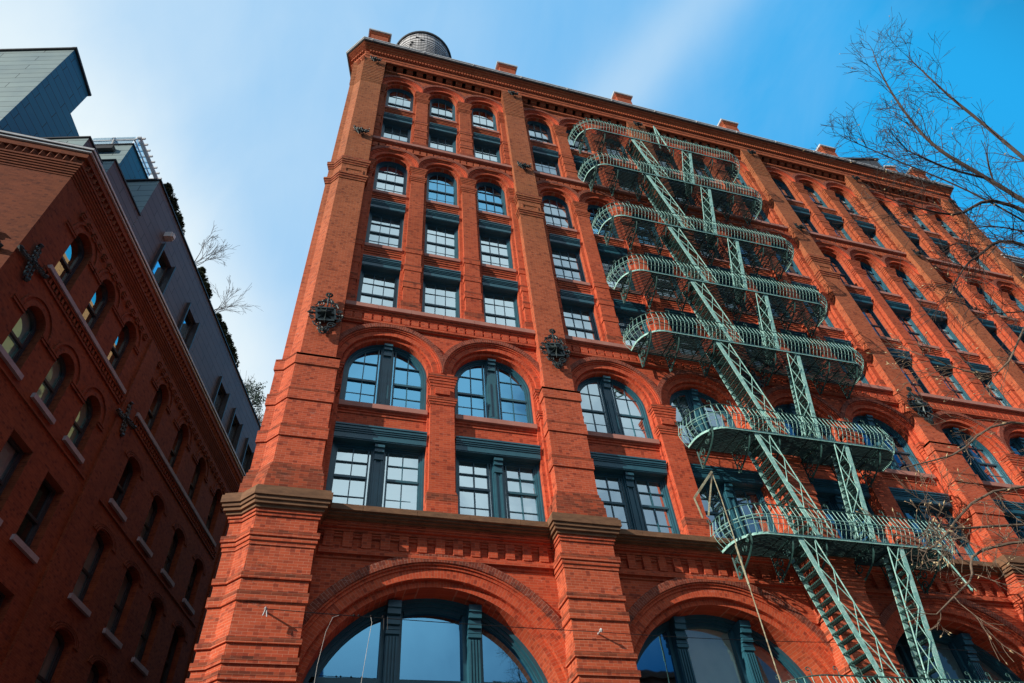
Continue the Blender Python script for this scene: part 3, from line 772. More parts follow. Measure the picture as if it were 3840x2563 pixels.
def build_platform(xl,xr,z,brx,finstep=.62):
    mb=MB(); P=path(xl,xr)
    # edge angle iron
    mb.tube([(p[0],p[1],0) for p in P],.001,4)  # centre line (kept thin)
    
    # slats running along the front
    ns=17
    for i in range(ns):
        y=-.955+i*(1.09/(ns-1))
        t=(y-(-1.0))/.85
        dx=0 if t>=1 else .8*(1-math.sqrt(max(0,1-(1-t)**2)))
        mb.box(xl+dx+.03,xr-dx-.03,y-.013,y+.013,-.04,.0)
    n=int((xr-xl)/1.1)
    for i in range(1,n): 
        xx=xl+(xr-xl)*i/n; mb.box(xx-.012,xx+.012,-.97,.12,-.055,-.03)
    pl=mb.build('platform',PLATM,fe,(0,0,z))
    # railing
    r=MB(); off=lambda h: (.02+.20*math.sin(min(1,h/.42)*PI/2) if h<.42 else .22-.10*(h-.42)/.38)
    bal=resample(P,.152)
    for q in bal:
        pts=[]
        for h in (0,.06,.14,.24,.34,.42,.6,.80):
            o=off(h); pts.append((q[0]+q[2]*o,q[1]+q[3]*o,h))
        r.tube(pts,.0085,4)
        o=off(.80); r.blob((q[0]+q[2]*(o+.01),q[1]+q[3]*(o+.01),.765),.018); o=off(.42); r.blob((q[0]+q[2]*(o+.012),q[1]+q[3]*(o+.012),.42),.016)
    for h,rr in ((.42,.017),(.335,.011),(.20,.009)):
        o=off(h); r.tube([(p[0]+p[2]*o,p[1]+p[3]*o,h) for p in P],rr,4)
    for a,b in zip(P,P[1:]): r.bar((a[0],a[1],-.015),(b[0],b[1],-.015),.022,.07)
    rl=r.build('railing',VERD,pl)
    r=MB(); o=off(.8)
    T=[(p[0]+p[2]*o,p[1]+p[3]*o) for p in P]
    for a,b in zip(T,T[1:]): r.bar((a[0],a[1],.80),(b[0],b[1],.80),.035,.022)
    # curled finials
    for i,q in enumerate(resample(P,finstep)):
        bx,by=q[0]+q[2]*o,q[1]+q[3]*o
        pts=[(bx,by,.8),(bx,by,.93)]
        tx,ty=-q[3],q[2]
        for j in range(11):
            a=PI-1.75*PI*j/10; rr=.055*(1-.55*j/10); pts.append((bx-tx*(.055+rr*math.cos(a)),by-ty*(.055+rr*math.cos(a)),.95+rr*math.sin(a)))
        r.tube(pts,.012,4)
    r.build('handrail',VERDD,pl)
    for xb in brx:
        m=MB()
        m.bar((xb,.14,-.05),(xb,-.97,-.05),.03,.04); m.bar((xb,.11,0),(xb,.11,-.80),.03,.04)
        cv=[]
        for j in range(13):
            t=j/12; cv.append((xb,-.93+1.0*t**1.3,-.08-.70*(t**.62)*1.0))
        m.tube(cv,.03,5)
        def scr(cy,cz,R0,d,st):
            pts=[]
            for j in range(19):
                a=st+d*2.6*PI*j/18; rr=R0*(1-.82*j/18); pts.append((xb,cy+rr*math.cos(a),cz+rr*math.sin(a)))
            m.tube(pts,.022,4)
        scr(-.05,-.62,.13,1,0); scr(-.18,-.36,.15,-1,PI/2); scr(-.50,-.22,.11,1,PI); scr(.0,-.30,.08,-1,0); scr(-.72,-.13,.06,1,0)
        for j in range(9):
            t=j/8; m.blob((xb,.05-.9*t,-.085-.02*math.sin(j)),.024)
        m.blob((xb,.02,-.80),.05)
        m.build('bracket',VERDD,pl)
    return pl
PW=build_platform(10.3,19.5,32.87,(10.55,11.6,12.95,15.4,17.65,18.85))
PLZ=[32.87,29.33,25.08,21.38,18.02,13.97,10.43,6.0]
for z in PLZ[1:5]: copy_part(PW,fe,(0,0,z))
PN=build_platform(11.35,18.55,13.97,(11.6,12.85,13.9,15.4,16.5,17.6))
for z in PLZ[6:]: copy_part(PN,fe,(0,0,z))
fe.location=(0,0,0)
def build_stair(dz,top_x,slope,ya,yb,name='stair'):
    """steep stair from (top_x, z=0) down dz; slope = dx per metre of fall; side = rail direction"""
    s=1 if slope>0 else -1
    mb=MB()
    bx=lambda d: top_x+slope*d
    for y in(ya,yb):
        mb.bar((bx(-.02),y,.02),(bx(dz),y,-dz),.022,.15,up=(1,0,0))
    st=mb.build(name,VERD,fe)
    n=int(dz/.225); t=MB()
    for i in range(1,n):
        d=dz*i/n; x=bx(d); xa,xb=x-.10,x+.10
        t.box(xa,xa+.02,ya,yb,-d-.03,-d+.0); t.box(xb-.02,xb,ya,yb,-d-.03,-d+.0)
        for j in range(1,4): xx=xa+.2*j/4; t.box(xx-.009,xx+.009,ya,yb,-d-.012,-d)
        for j in range(1,9): yy=ya+(yb-ya)*j/9; t.box(xa,xb,yy-.016,yy+.016,-d-.02,-d-.004)
    t.build('tread',VERDD,st)
    for y in(ya-.02,):
        h=MB(); o=.50*s
        h.tube([(bx(-.02)+o*.85,y,.15),(bx(dz)+o,y,-dz+.1)],.017,6)
        m=max(3,int(dz/.75))
        for i in range(m):
            d0,d1=dz*i/m,dz*(i+1)/m
            h.bar((bx(d0)+.05*s,y,-d0),(bx(d1)+o*.97,y,-d1),.012,.020,up=(0,1,0))
            h.bar((bx(d0)+o*.95,y,-d0),(bx(d1)+.05*s,y,-d1),.012,.020,up=(0,1,0))
            h.blob(((bx((d0+d1)/2)+o*.5),y-.01,-(d0+d1)/2),.025)
        h.build('stair_rail',VERD,st)
    return st
for i in range(7):
    dz=PLZ[i]-PLZ[i+1]
    a=build_stair(dz,13.08,.19,-.95,-.30); a.location=(0,0,PLZ[i])
    b=build_stair(dz,16.36,-.235,-.95,-.30); b.location=(0,0,PLZ[i])
# drop-ladder davit and rope
mb=MB(); mb.bar((10.12,-1.1,11.2),(10.93,-1.1,12.13),.05,.06); mb.bar((10.12,-1.1,11.22),(10.30,-.95,10.70),.045,.05); mb.bar((10.93,-1.1,12.12),(10.45,-1.0,10.75),.035,.04); 
dv=mb.build('ladder_davit',RUST,fe)
mb=MB(); mb.tube([(10.93,-1.1,12.12),(10.95,-1.1,11.3),(10.93,-1.1,10.2),(10.89,-1.1,8.85),(10.85,-1.1,6.7),(10.84,-1.1,6.0)],.015,6); mb.tube([(10.9,-1.1,9.9),(10.89,-1.1,8.85)],.026,6)
mb.build('ladder_pole',RUST,dv)
mb=MB(); mb.bar((14.8,-.75,32.9),(15.05,-.75,35.6),.045,.05); mb.bar((15.05,-.75,35.6),(15.35,-.75,32.9),.045,.05); mb.build('gooseneck_frame',VERD,fe)
mb=MB(); mb.tube([(17.55,-1.0,10.4),(17.75,-1.02,9.9),(17.95,-1.02,9.25)],.022,5); mb.blob((17.95,-1.02,9.22),.05); mb.build('ladder_hook',VERD,fe)

# ------------------------------------------------------------------ water tank on the roof
wt=empty('water_tank',(2.97,4.58,38.15),'round grey wooden water tank with dark rim on the roof of the tall brick building','water tank')
cx,cy,RT,ZT=0,0,1.97,12.0
mb=MB(); n=64
for i in range(n):
    a0,a1=2*PI*i/n,2*PI*(i+1)/n-.008; rr=RT+(i%3)*.006
    p=[(rr*math.cos(a),rr*math.sin(a)) for a in(a0,a1)]+[((RT-.06)*math.cos(a),(RT-.06)*math.sin(a)) for a in(a1,a0)]
    mb.prism(p,ZT-4.2,ZT)
tk=mb.build('barrel',PLANK,wt)
mb=MB()
for z in (11.65,11.1,10.65,10.3,9.98,9.7,9.42,9.15,8.9,8.6,8.3): mb.ring((0,0,z),RT+.025,.018,'z',48,4)
for z,a in((11.1,-1.9),(10.65,-1.75),(10.3,-2.05),(9.98,-2.1)): mb.box((RT+.03)*math.cos(a)-.12,(RT+.03)*math.cos(a)+.12,(RT+.03)*math.sin(a)-.05,(RT+.03)*math.sin(a)+.05,z-.03,z+.03)
mb.build('hoops',DARKM,wt)
mb=MB(); prof=[(RT-.1,ZT),(RT+.11,ZT-.04),(RT+.13,ZT+.12),(RT+.05,ZT+.2),(.15,ZT+1.0)]
vs=[];n=48
for r_,z_ in prof:
    for i in range(n): a=2*PI*i/n; vs.append((r_*math.cos(a),r_*math.sin(a),z_))
fs=[(j*n+i,j*n+(i+1)%n,(j+1)*n+(i+1)%n,(j+1)*n+i) for j in range(len(prof)-1) for i in range(n)]+[tuple((len(prof)-1)*n+i for i in range(n))]
mb.add(vs,fs); mb.build('lid',DARKM,wt)
for a in range(4):
    mb=MB(); x,y=1.25*math.cos(PI/4+a*PI/2),1.25*math.sin(PI/4+a*PI/2); mb.box(x-.1,x+.1,y-.1,y+.1,0,ZT-4.2-.25); mb.build('leg',DARKM,wt)
mb=MB(); 
for i in range(-2,3): mb.box(-1.8,1.8,i*.7-.08,i*.7+.08,ZT-4.45,ZT-4.2)
mb.build('deck',DARKM,wt)
# dark roof bulkhead near the far end
bk=empty('roof_bulkhead',(35,3.5,38.15),'dark metal sloped rooftop bulkhead behind the parapet near the right end','roof structure')
bk.rotation_euler.z=-.22
mb=MB(); mb.prism([(-1.5,-1.9),(1.6,-1.9),(1.6,3),(-1.5,3)],0,6.4); 
mb.add([(-1.7,-2.0,6.4),(1.75,-2.0,6.4),(1.75,3.1,7.2),(-1.7,3.1,7.2),(-1.7,-2.0,6.6),(1.75,-2.0,6.6),(1.75,3.1,7.4),(-1.7,3.1,7.4)],[(0,3,2,1),(4,5,6,7),(0,1,5,4),(1,2,6,5),(2,3,7,6),(3,0,4,7)])
mb.build('metal_shed',rough_mat('dark_slate_metal',(.07,.085,.10),(.05,.06,.075),1,.5,.3),bk)
mb=MB(); mb.box(2.2,2.9,-1.6,-.6,0,5.9); mb.build('brick_stack',BR,bk); mb=MB(); mb.box(2.1,3.0,-1.7,-.5,5.9,6.05); mb.build('stack_cap',METAL,bk)

# ------------------------------------------------------------------ lower wing at the far right
wg=empty('brick_building',(37.0,1.0,0),'lower red brick wing with pale cornice at the right edge beyond the tall front','building')
def WM(x,y,z): return (x,y,z)
mb=MB(); 
for i in range(3):
    x0=.1+i*2.15
    wall_cell(mb,x0,x0+2.15,10,18.1,(x0+1.075,.7,11,15.5,.7),.0,.5)
    wall_cell(mb,x0,x0+2.15,18.1,29.0,(x0+1.075,.62,19,27.2,.62),.0,.5)
    wall_cell(mb,x0,x0+2.15,0,10,(x0+1.075,.7,1,7.5,.7),.0,.5)
    for z in (21,24.6): mb.box(x0+.45,x0+1.7,.1,.5,z,z+.8)
    for z in (18.0,): mb.box(x0,x0+2.15,-.14,.0,z,z+.2)
mb.box(.1,22,.0,.1,29.0,31.0); mb.box(6.55,22,.0,12,0,31.0); mb.box(.1,.3,.1,12,0,31.0)
for j in range(8): mb.box(-.0-.03*j,22,-.08-.1*j,.1,30.1+.1*j,30.1+.1*j+.075)
mb.build('wall',BR,wg)
mb=MB(); 
for j in range(3): mb.box(-.25-.1*j,22,-.95-.08*j,.1,30.95+.14*j,31.06+.14*j)
mb.box(-.3,22,-1.0,12,31.38,31.5); mb.build('roof_cornice',METAL,wg)
for i in range(3):
    x0=.1+i*2.15+1.075
    for z,h in ((19.0,1.95),(21.85,2.7),(25.4,2.4),(11,4.4)):
        m=MB(); 
        for s in(-1,1): m.box(x0+s*.6-.06,x0+s*.6+.06,.22,.4,z,z+h)
        m.box(x0-.6,x0+.6,.24,.4,z+h/2-.04,z+h/2+.04); m.box(x0-.6,x0+.6,.2,.4,z+h-.1,z+h); m.box(x0-.02,x0+.02,.28,.4,z,z+h)
        w=m.build('window',TEAL,wg)
        m=MB(); m.quad((x0-.6,.36,z),(x0+.6,.36,z),(x0+.6,.36,z+h),(x0-.6,.36,z+h)); m.build('pane',PANED,w)
    m=MB(); m.box(x0-.7,x0+.7,.5,.55,1,29); m.build('interior_core',DARKIN,wg)

# ------------------------------------------------------------------ building on the left across the alley
lb=empty('brick_building',(-8.59,0,0),'shadowed brown brick building on the left with a metal clad penthouse on top','building')
lb.location=(0,0,0)
O=Vector((-8.59,0,0)); tv=Vector((*dirv(74.3),0)); nv=Vector((math.sin(SD),-math.cos(SD),0))
def S(s,o,z): p=O+tv*s+nv*o; return (p.x,p.y,z)       # o positive = out into the alley
def SM(s,y,z): return S(s,-y,z)
def FM(x,y,z): return (O.x-x,y,z)                     # front face: x runs left
def lwin(mbframe,M,sc,z0,hw,zs,rise,arched=True): pass
wl=MB(); LW=[]
# side facade columns
cols=[(1.93,.49),(3.86,.49),(5.83,.49),(9.27,.50),(11.78,.50),(14.2,.50),(16.72,.50),(20.6,.5),(23.1,.5)]
bounds=[0]+[(cols[i][0]+cols[i+1][0])/2 for i in range(len(cols)-1)]+[32]
rows=[(18.4,21.6,18.84,20.72,1),(15.0,18.4,15.5,17.05,2),(11.7,15.0,12.1,14.2,3),(8.3,11.7,8.75,10.9,3),(4.9,8.3,5.4,7.5,3),(0,4.9,1.0,3.9,3)]
for ri,(za,zb_,z0,zs,ty) in enumerate(rows):
    for ci,(sc,hw) in enumerate(cols):
        if ri==1 and ci>=3: z0_,zs_,rise=15.5,17.25,.28
        elif ty==3: z0_,zs_,rise=z0,zs+.05,(.0 if ci<3 else .24)
        else: z0_,zs_,rise=z0,zs,hw
        h2=hw if ri<2 else hw+.04
        wall_cell(wl,bounds[ci],bounds[ci+1],za,zb_,(sc,h2,z0_,zs_,rise),0,.42,M=SM,n=16)
        LW.append((ri,ci,sc,h2,z0_,zs_,rise))
wall_cell(wl,0,32,21.6,23.2,None,0,.3,M=SM)
# ring mouldings round the arches + little imposts
for ri,ci,sc,hw,z0,zs,rise in LW:
    if rise==hw:
        arch_ring(wl,sc,zs,hw+.01,hw+.17,-.02,.05,M=SM,n=18); arch_ring(wl,sc,zs,hw+.27,hw+.34,-.045,.05,M=SM,n=18)
        for j in range(2): wl.box(sc-hw-.62+.0,sc-hw-.02,-.05,.02,zs-.18+j*.12,zs-.12+j*.12,M=SM); wl.box(sc+hw+.02,sc+hw+.42,-.05,.02,zs-.18+j*.12,zs-.12+j*.12,M=SM)
    elif rise>0:
        for j in range(3): arch_ring(wl,sc,zs,hw+.05+.12*j,hw+.13+.12*j,-.035,.05,M=SM,n=12,ry=.5)
# sawtooth strings and dentil blocks
for s0,s1 in ((1.1,6.95),(8.1,18.0),(19.4,31.5)):
    for z in (18.40,):
        wl.box(s0,s1,-.08,.02,z+.18,z+.28,M=SM); wl.box(s0,s1,-.05,.02,z-.12,z-.05,M=SM)
        s=s0
        while s<s1: wl.box(s,s+.10,-.06,.02,z,z+.18,M=SM); s+=.2
    s=s0
    while s<s1-.2:
        for j in range(3): wl.box(s,s+.2,-.08-.02*j,.02,21.33+j*.09,21.33+j*.09+.06,M=SM)
        s+=.42
    wl.box(s0,s1,-.05,.02,15.08,15.14,M=SM)
# alley pilaster joints
for s in (7.1,18.4): wl.box(s,s+.9,-.07,.02,0,21.8,M=SM)
# front (sunlit) face
fw=[(9.2,.45)]
wall_cell(wl,0,4.35,11,23.2,None,0,.3,M=FM); wall_cell(wl,4.35,6.2,18.5,21.9,(5.25,.45,19.2,20.35,.45),0,.4,M=FM,n=16); wall_cell(wl,4.35,6.2,21.9,23.2,None,0,.3,M=FM); wall_cell(wl,4.35,6.2,11,18.5,None,0,.3,M=FM)
wall_cell(wl,6.2,30,11,23.2,None,0,.3,M=FM); wall_cell(wl,0,30,0,11,None,0,.3,M=FM)
for r0,r1,y in ((.46,.58,-.02),(.62,.74,-.02),(.78,.86,-.05)): arch_ring(wl,5.25,20.35,r0,r1,y,.05,M=FM,n=18)
for j in range(3): wl.box(4.0,6.5,-.06,.02,19.95-j*.13,20.02-j*.13,M=FM) if False else None
for i in range(3):
    for j in range(4): wl.box(4.05+i*.85,4.05+i*.85+.4,-.03-.025*j,.02,21.35+j*.09,21.35+j*.09+.065,M=FM)
for j in range(2): wl.box(3.85,4.55,-.05,.02,20.0+.13*j,20.07+.13*j,M=FM)
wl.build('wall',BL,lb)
def lpoly(e):
    # front line y=-e, side line offset e
    c=lint((0,-e),(1,0),((O+nv*e).x,(O+nv*e).y),(tv.x,tv.y)); far=O+tv*32+nv*e; bk=O+tv*32-nv*.3; cb=O-Vector((.4,-.35,0))
    return [(-40,-e),c,(far.x,far.y),(bk.x,bk.y),(cb.x,cb.y),(-40,.35)]
mb=MB()
for j in range(6): z=21.93+j*.105; mb.prism(lpoly(.02+.03*j),z,z+.075); mb.prism(lpoly(.012+.03*j),z+.075,z+.105)
mb.prism(lpoly(.10),22.56,22.88); mb.prism(lpoly(.20),22.88,23.02); mb.prism(lpoly(.16),23.02,23.22)
# sawtooth bricks
def tri(M,s,y0,y1,w,z0,z1):
    mb.add([M(s,y0,z0),M(s+w,y0,z0),M(s+w/2,y1,z0),M(s,y0,z1),M(s+w,y0,z1),M(s+w/2,y1,z1)],[(0,1,2),(3,5,4),(0,2,5,3),(1,4,5,2)])
s=.1
while s<31: tri(SM,s,-.10,-.2,.2,22.6,22.86); s+=.235
s=.1
while s<16: tri(FM,s,-.10,-.2,.2,22.6,22.86); s+=.235
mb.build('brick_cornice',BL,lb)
mb=MB(); mb.prism(lpoly(.22),23.22,23.30); mb.prism(lpoly(.27),23.33,23.42); mb.build('coping',METAL,lb)
mb=MB(); mb.prism(lpoly(.24),23.30,23.33); mb.prism(lpoly(.25),23.42,23.47); mb.build('gutter',DARKM,lb)
# left windows
def left_window(M,sc,hw,z0,zs,rise,pane,cur=None,deep=.30,sillm=STONE,sill=True):
    mb=MB(); 
    def Q(x,y,z): return M(sc+x,y,z)
    n=14
    o=outline(hw,z0,zs,rise,0,n); i1=outline(hw,z0,zs,rise,.075,n)
    for k in range(len(o)-1):
        a,b,c,d=o[k],o[k+1],i1[k+1],i1[k]
        mb.quad(Q(a[0],deep-.06,a[1]),Q(b[0],deep-.06,b[1]),Q(c[0],deep-.06,c[1]),Q(d[0],deep-.06,d[1]))
        mb.quad(Q(d[0],deep-.06,d[1]),Q(c[0],deep-.06,c[1]),Q(c[0],deep+.06,c[1]),Q(d[0],deep+.06,d[1]))
    zm=z0+(zs+rise-z0)*.47
    mb.box(-hw,hw,deep-.05,deep+.03,zm-.04,zm+.04,M=Q)
    for s in(-1,1): mb.box(s*(hw-.11)-.03,s*(hw-.11)+.03,deep-.03,deep+.03,z0,zs,M=Q)
    w=mb.build('window',FRAMED,lb)
    mb=MB(); pts=outline(hw,z0,zs,rise,.06,n)[:-1]; b=len(mb.v); mb.v+=[Q(p[0],deep+.02,p[1]) for p in pts]; mb.f.append(tuple(range(len(pts)))); mb.build('pane',pane,w)
    mb=MB(); pts=outline(hw,z0,zs,rise,.02,n)[:-1]; mb.v+=[Q(p[0],deep+.10,p[1]) for p in pts]; mb.f.append(tuple(range(len(pts)))); mb.build('curtain' if cur else 'dark_room',cur or DARKIN,w)
    if sill:
        mb=MB(); mb.box(-hw-.13,hw+.13,-.10,.3,z0-.16,z0-.0,M=Q); mb.build('sill',sillm,w)
    return w
TEALG=glass_mat('teal_sheet_glass',.42,(.55,1.0,.95))
WINREF=glass_mat('wavy_window_glass',.62,(.95,.97,.9))
for ri,ci,sc,hw,z0,zs,rise in LW:
    if ri==1 and ci<3: left_window(SM,sc,hw,z0,zs,rise,TEALG,CURT)
    elif ri==0: left_window(SM,sc,hw,z0,zs,rise,WINREF,None,sill=False)
    elif ri<4: left_window(SM,sc,hw,z0,zs,rise,PANED,BLIND if (ri*7+ci*3)%4 else None)
left_window(FM,5.25,.45,19.2,20.35,.45,PANE,BLIND)
for s0,s1 in ((1.18,6.88),(8.06,17.6),(19.4,31.4)):
    mb=MB(); n=max(3,int((s1-s0)/1.9))
    for i in range(n): mb.box(s0+(s1-s0)*i/n+.004,s0+(s1-s0)*(i+1)/n-.004,-.13,.3,18.68,18.84,M=SM)
    mb.build('sill_band',STONE,lb)
# cross-shaped wall anchors
def cross_anchor(M):
    mb=MB(); r=random.Random(2)
    for a in range(4):
        an=.2+a*PI/2
        for j in range(3):
            d=.15+.17*j; x,z=d*math.cos(an),d*math.sin(an)
            pts=[M(p[0],p[1],p[2]) for p in spiral(x+.05,z,-.10,.12,1.3,1,10,an)]; mb.tube(pts,.028,4)
            pts=[M(p[0],p[1],p[2]) for p in spiral(x-.05,z,-.10,.12,1.3,-1,10,an)]; mb.tube(pts,.028,4)
        mb.tube([M(0,-.08,0),M(.62*math.cos(an),-.1,.62*math.sin(an))],.05,5,taper=.03)
        mb.blob(M(.64*math.cos(an),-.12,.64*math.sin(an)),.10)
    mb.blob(M(0,-.14,0),.1); return mb
for sc,z in ((.62,18.2),(7.55,18.1)):
    cross_anchor(lambda x,y,zz,sc=sc,z=z: SM(sc+x,y,z+zz)).build('wall_anchor',IRON,lb)
cross_anchor(lambda x,y,zz: FM(.95+x,y,18.05+zz)).build('wall_anchor',IRON,lb)
# body behind (keeps daylight out of the rooms)
mb=MB(); mb.prism([S(.8,-.85,0)[:2],S(32,-.85,0)[:2],S(32,-12,0)[:2],(-40,12),(-40,.9),(-9.3,.9)],0,23.0); mb.build('interior_core',DARKIN,lb)

# ---- penthouse pieces (frame s, out, z)
def pbox(name,mat,s0,s1,o0,o1,z0,z1,parent=lb):
    mb=MB(); mb.box(s0,s1,o0,o1,z0,z1,M=S); return mb.build(name,mat,parent)
def lit_end_block(name,matside,matfront,s0,s1,o0,o1,z0,z1):
    """metal box: darker alley side, paler street end with sunlight put into its colour"""
    mb=MB(); mb.quad(S(s0,o1,z0),S(s1,o1,z0),S(s1,o1,z1),S(s0,o1,z1)); mb.quad(S(s1,o1,z0),S(s1,o0,z0),S(s1,o0,z1),S(s1,o1,z1)); mb.quad(S(s0,o0,z1),S(s0,o1,z1),S(s1,o1,z1),S(s1,o0,z1)); mb.quad(S(s0,o0,z0),S(s1,o0,z0),S(s1,o0,z1),S(s0,o0,z1))
    a=mb.build(name,matside,lb)
    mb=MB(); mb.quad(S(s0,o0,z0),S(s0,o1,z0),S(s0,o1,z1),S(s0,o0,z1)); b=mb.build('street_face',matfront,a)
    mb=MB(); e=.05
    mb.box(s0-e,s1+e,o1-.12,o1+e,z1,z1+.06,M=S); mb.box(s0-e,s0+.12,o0-e,o1+e-.17,z1,z1+.06,M=S); mb.build('roof_edge',DARKM,a)
    return a
# long low storey with windows
pz0,pz1=23.3,28.05
mb=MB()
pw=[(6.25,.62),(9.55,.63),(14.5,.66),(17.0,.68),(19.55,.68),(23.5,.68)]
bd=[3.7]+[(pw[i][0]+pw[i+1][0])/2 for i in range(len(pw)-1)]+[32]
for i,(sc,hw) in enumerate(pw): wall_cell(mb,bd[i],bd[i+1],pz0,pz1,(sc,hw,23.6,26.1,0),.35,.62,M=SM)
mb.quad(S(32,-.35,pz0),S(32,-9,pz0),S(32,-9,pz1),S(32,-.35,pz1)); mb.quad(S(3.7,-9,pz1),S(3.7,-.35,pz1),S(32,-.35,pz1),S(32,-9,pz1))
mb.build('penthouse_wall',ZINC,lb)
mb=MB(); mb.quad(S(3.7,-9,pz0),S(3.7,-.35,pz0),S(3.7,-.35,pz1),S(3.7,-9,pz1)); mb.build('penthouse_end',ZINCL,lb)
mb=MB(); mb.box(3.65,32,-.45,-.28,pz1,pz1+.07,M=S); mb.box(3.62,3.8,-9,-.45,pz1,pz1+.07,M=S); mb.build('roof_edge',DARKM,lb)
for sc,hw in pw:
    mb=MB()
    for s in(-1,1): mb.box(sc+s*hw-.04,sc+s*hw+.04,.20,.6,23.5,26.15,M=SM)
    mb.box(sc-hw,sc+hw,.5,.6,26.0,26.1,M=SM); mb.box(sc-hw,sc+hw,.5,.6,24.75,24.85,M=SM)
    for s in(-1,1): mb.box(sc+s*(hw-.1)-.05,sc+s*(hw-.1)+.05,.5,.6,23.6,26.0,M=SM)
    w=mb.build('penthouse_window',FRAMED,lb)
    mb=MB(); mb.quad(SM(sc-hw,.58,23.5),SM(sc+hw,.58,23.5),SM(sc+hw,.58,26.1),SM(sc-hw,.58,26.1)); mb.build('pane',glass_mat('sky_mirror_glass',.8,(.65,.85,1)),w)
    mb=MB(); mb.quad(SM(sc-hw,.7,23.5),SM(sc+hw,.7,23.5),SM(sc+hw,.7,26.1),SM(sc-hw,.7,26.1)); mb.build('dark_room',DARKIN,w)
wlt=MB(); wlt.box(5.45,5.75,.05,.35,26.5,26.8,M=SM); wlt.box(5.5,5.7,-.02,.05,26.54,26.76,M=SM); wlt.build('wall_light',METAL,lb)
lit_end_block('low_penthouse',ZINC,ZINCL,1.32,3.695,-3.2,-.36,23.3,25.42)
lit_end_block('corner_box',ZINC,ZINCL,-.05,.9,-2.6,-.38,23.3,24.52)
lit_end_block('terrace_room',ZINCB,ZINCL,3.16,5.1,-5.2,-2.0,25.4,30.33)
# vent canopy and window on the terrace room street face
pbox('vent_canopy',DARKM,2.95,3.16,-4.4,-2.6,29.7,29.95)
pbox('terrace_window',DARKM,3.1,3.155,-4.1,-3.3,28.7,29.3)
# tall stepped block
mb=MB(); zt=30.9
side=[(-.78,23.3),(2.6,23.3),(2.6,28.45),(.88,28.45),(.88,30.5),(-.78,zt)]
side=[(-.78,23.3),(2.35,23.3),(2.0,28.45),(.88,28.6),(.92,30.42),(-.78,30.88)]
b=[S(s,-3.0,z) for s,z in side]; mb.add(b,[(0,1,2,3,4,5)])
mb.quad(S(.88,-3,28.6),S(.88,-8,28.6),S(.92,-8,30.42),S(.92,-3,30.42)); mb.quad(S(2.0,-3,28.45),S(2.0,-8,28.45),S(.88,-8,28.6),S(.88,-3,28.6)); mb.quad(S(-.78,-3,30.88),S(.92,-3,30.42),S(.92,-8,30.42),S(-.78,-8,30.88)); mb.quad(S(2.35,-3,23.3),S(2.35,-8,23.3),S(2.0,-8,28.45),S(2.0,-3,28.45))
tb=mb.build('tall_penthouse',ZINCB,lb)
mb=MB(); mb.quad(S(-.78,-12,23.3),S(-.78,-3,23.3),S(-.78,-3,30.88),S(-.78,-12,30.88)); mb.build('street_face',ZINCL,tb)
mb=MB(); mb.box(-.85,-.70,-12,-2.93,30.88,30.98,M=S)
mb.add([S(-.85,-2.92,30.9),S(.97,-2.92,30.42),S(.97,-3.1,30.42),S(-.85,-3.1,30.9),S(-.85,-2.92,31.0),S(.97,-2.92,30.52),S(.97,-3.1,30.52),S(-.85,-3.1,31.0)],[(0,1,2,3),(4,7,6,5),(0,4,5,1),(1,5,6,2),(2,6,7,3),(3,7,4,0)])
mb.build('roof_edge',DARKM,tb)
pbox('vent_canopy',DARKM,-1.0,-.79,-6.6,-5.2,27.2,27.5)
# glass balustrade and steel frame on the terrace room roof
gr=empty('glass_railing',S(3.2,-2.1,30.4),'glass balustrade with steel posts on top of the blue penthouse room','railing'); 
gl=Vector(gr.location)
def GR(s,o,z): p=Vector(S(s,o,z))-gl; return (p.x,p.y,p.z)
mb=MB(); 
for o0,o1 in ((-5.0,-4.05),(-4.0,-3.05),(-3.0,-2.15)): mb.box(3.2,3.22,o0,o1,30.5,31.15,M=GR)
for s0,s1 in ((3.3,4.1),(4.15,5.0)): mb.box(s0,s1,-2.12,-2.1,30.5,31.15,M=GR)
mb.build('glass_sheet',RAILG,gr)
mb=MB(); mb.box(3.19,3.23,-5.1,-2.1,30.85,30.9,M=GR); mb.box(3.2,5.0,-2.14,-2.09,30.85,30.9,M=GR)
for o in (-4.0,-3.0): mb.bar(GR(3.25,o,30.4),GR(3.15,o,30.9),.05,.05)
mb.build('steel_rail',METAL,gr)
pg=empty('pergola',S(4.6,-2.6,30.4),'white steel pergola frame standing on the blue penthouse terrace','pergola'); gl2=Vector(pg.location)
def PG(s,o,z): p=Vector(S(s,o,z))-gl2; return (p.x,p.y,p.z)
mb=MB(); 
for s in(3.75,5.9): mb.box(s-.05,s+.05,-2.45,-2.35,30.4,31.9,M=PG); mb.box(s-.05,s+.05,-3.6,-3.5,30.4,31.9,M=PG)
mb.box(3.6,6.0,-2.48,-2.32,31.9,32.0,M=PG); mb.box(3.6,6.0,-3.62,-3.48,31.9,32.0,M=PG)
mb.build('post',METAL,pg)
mb=MB()
for i in range(8): s=3.75+i*.3; mb.box(s-.03,s+.03,-3.8,-2.2,32.0,32.1,M=PG)
mb.build('rafter',METAL,pg)

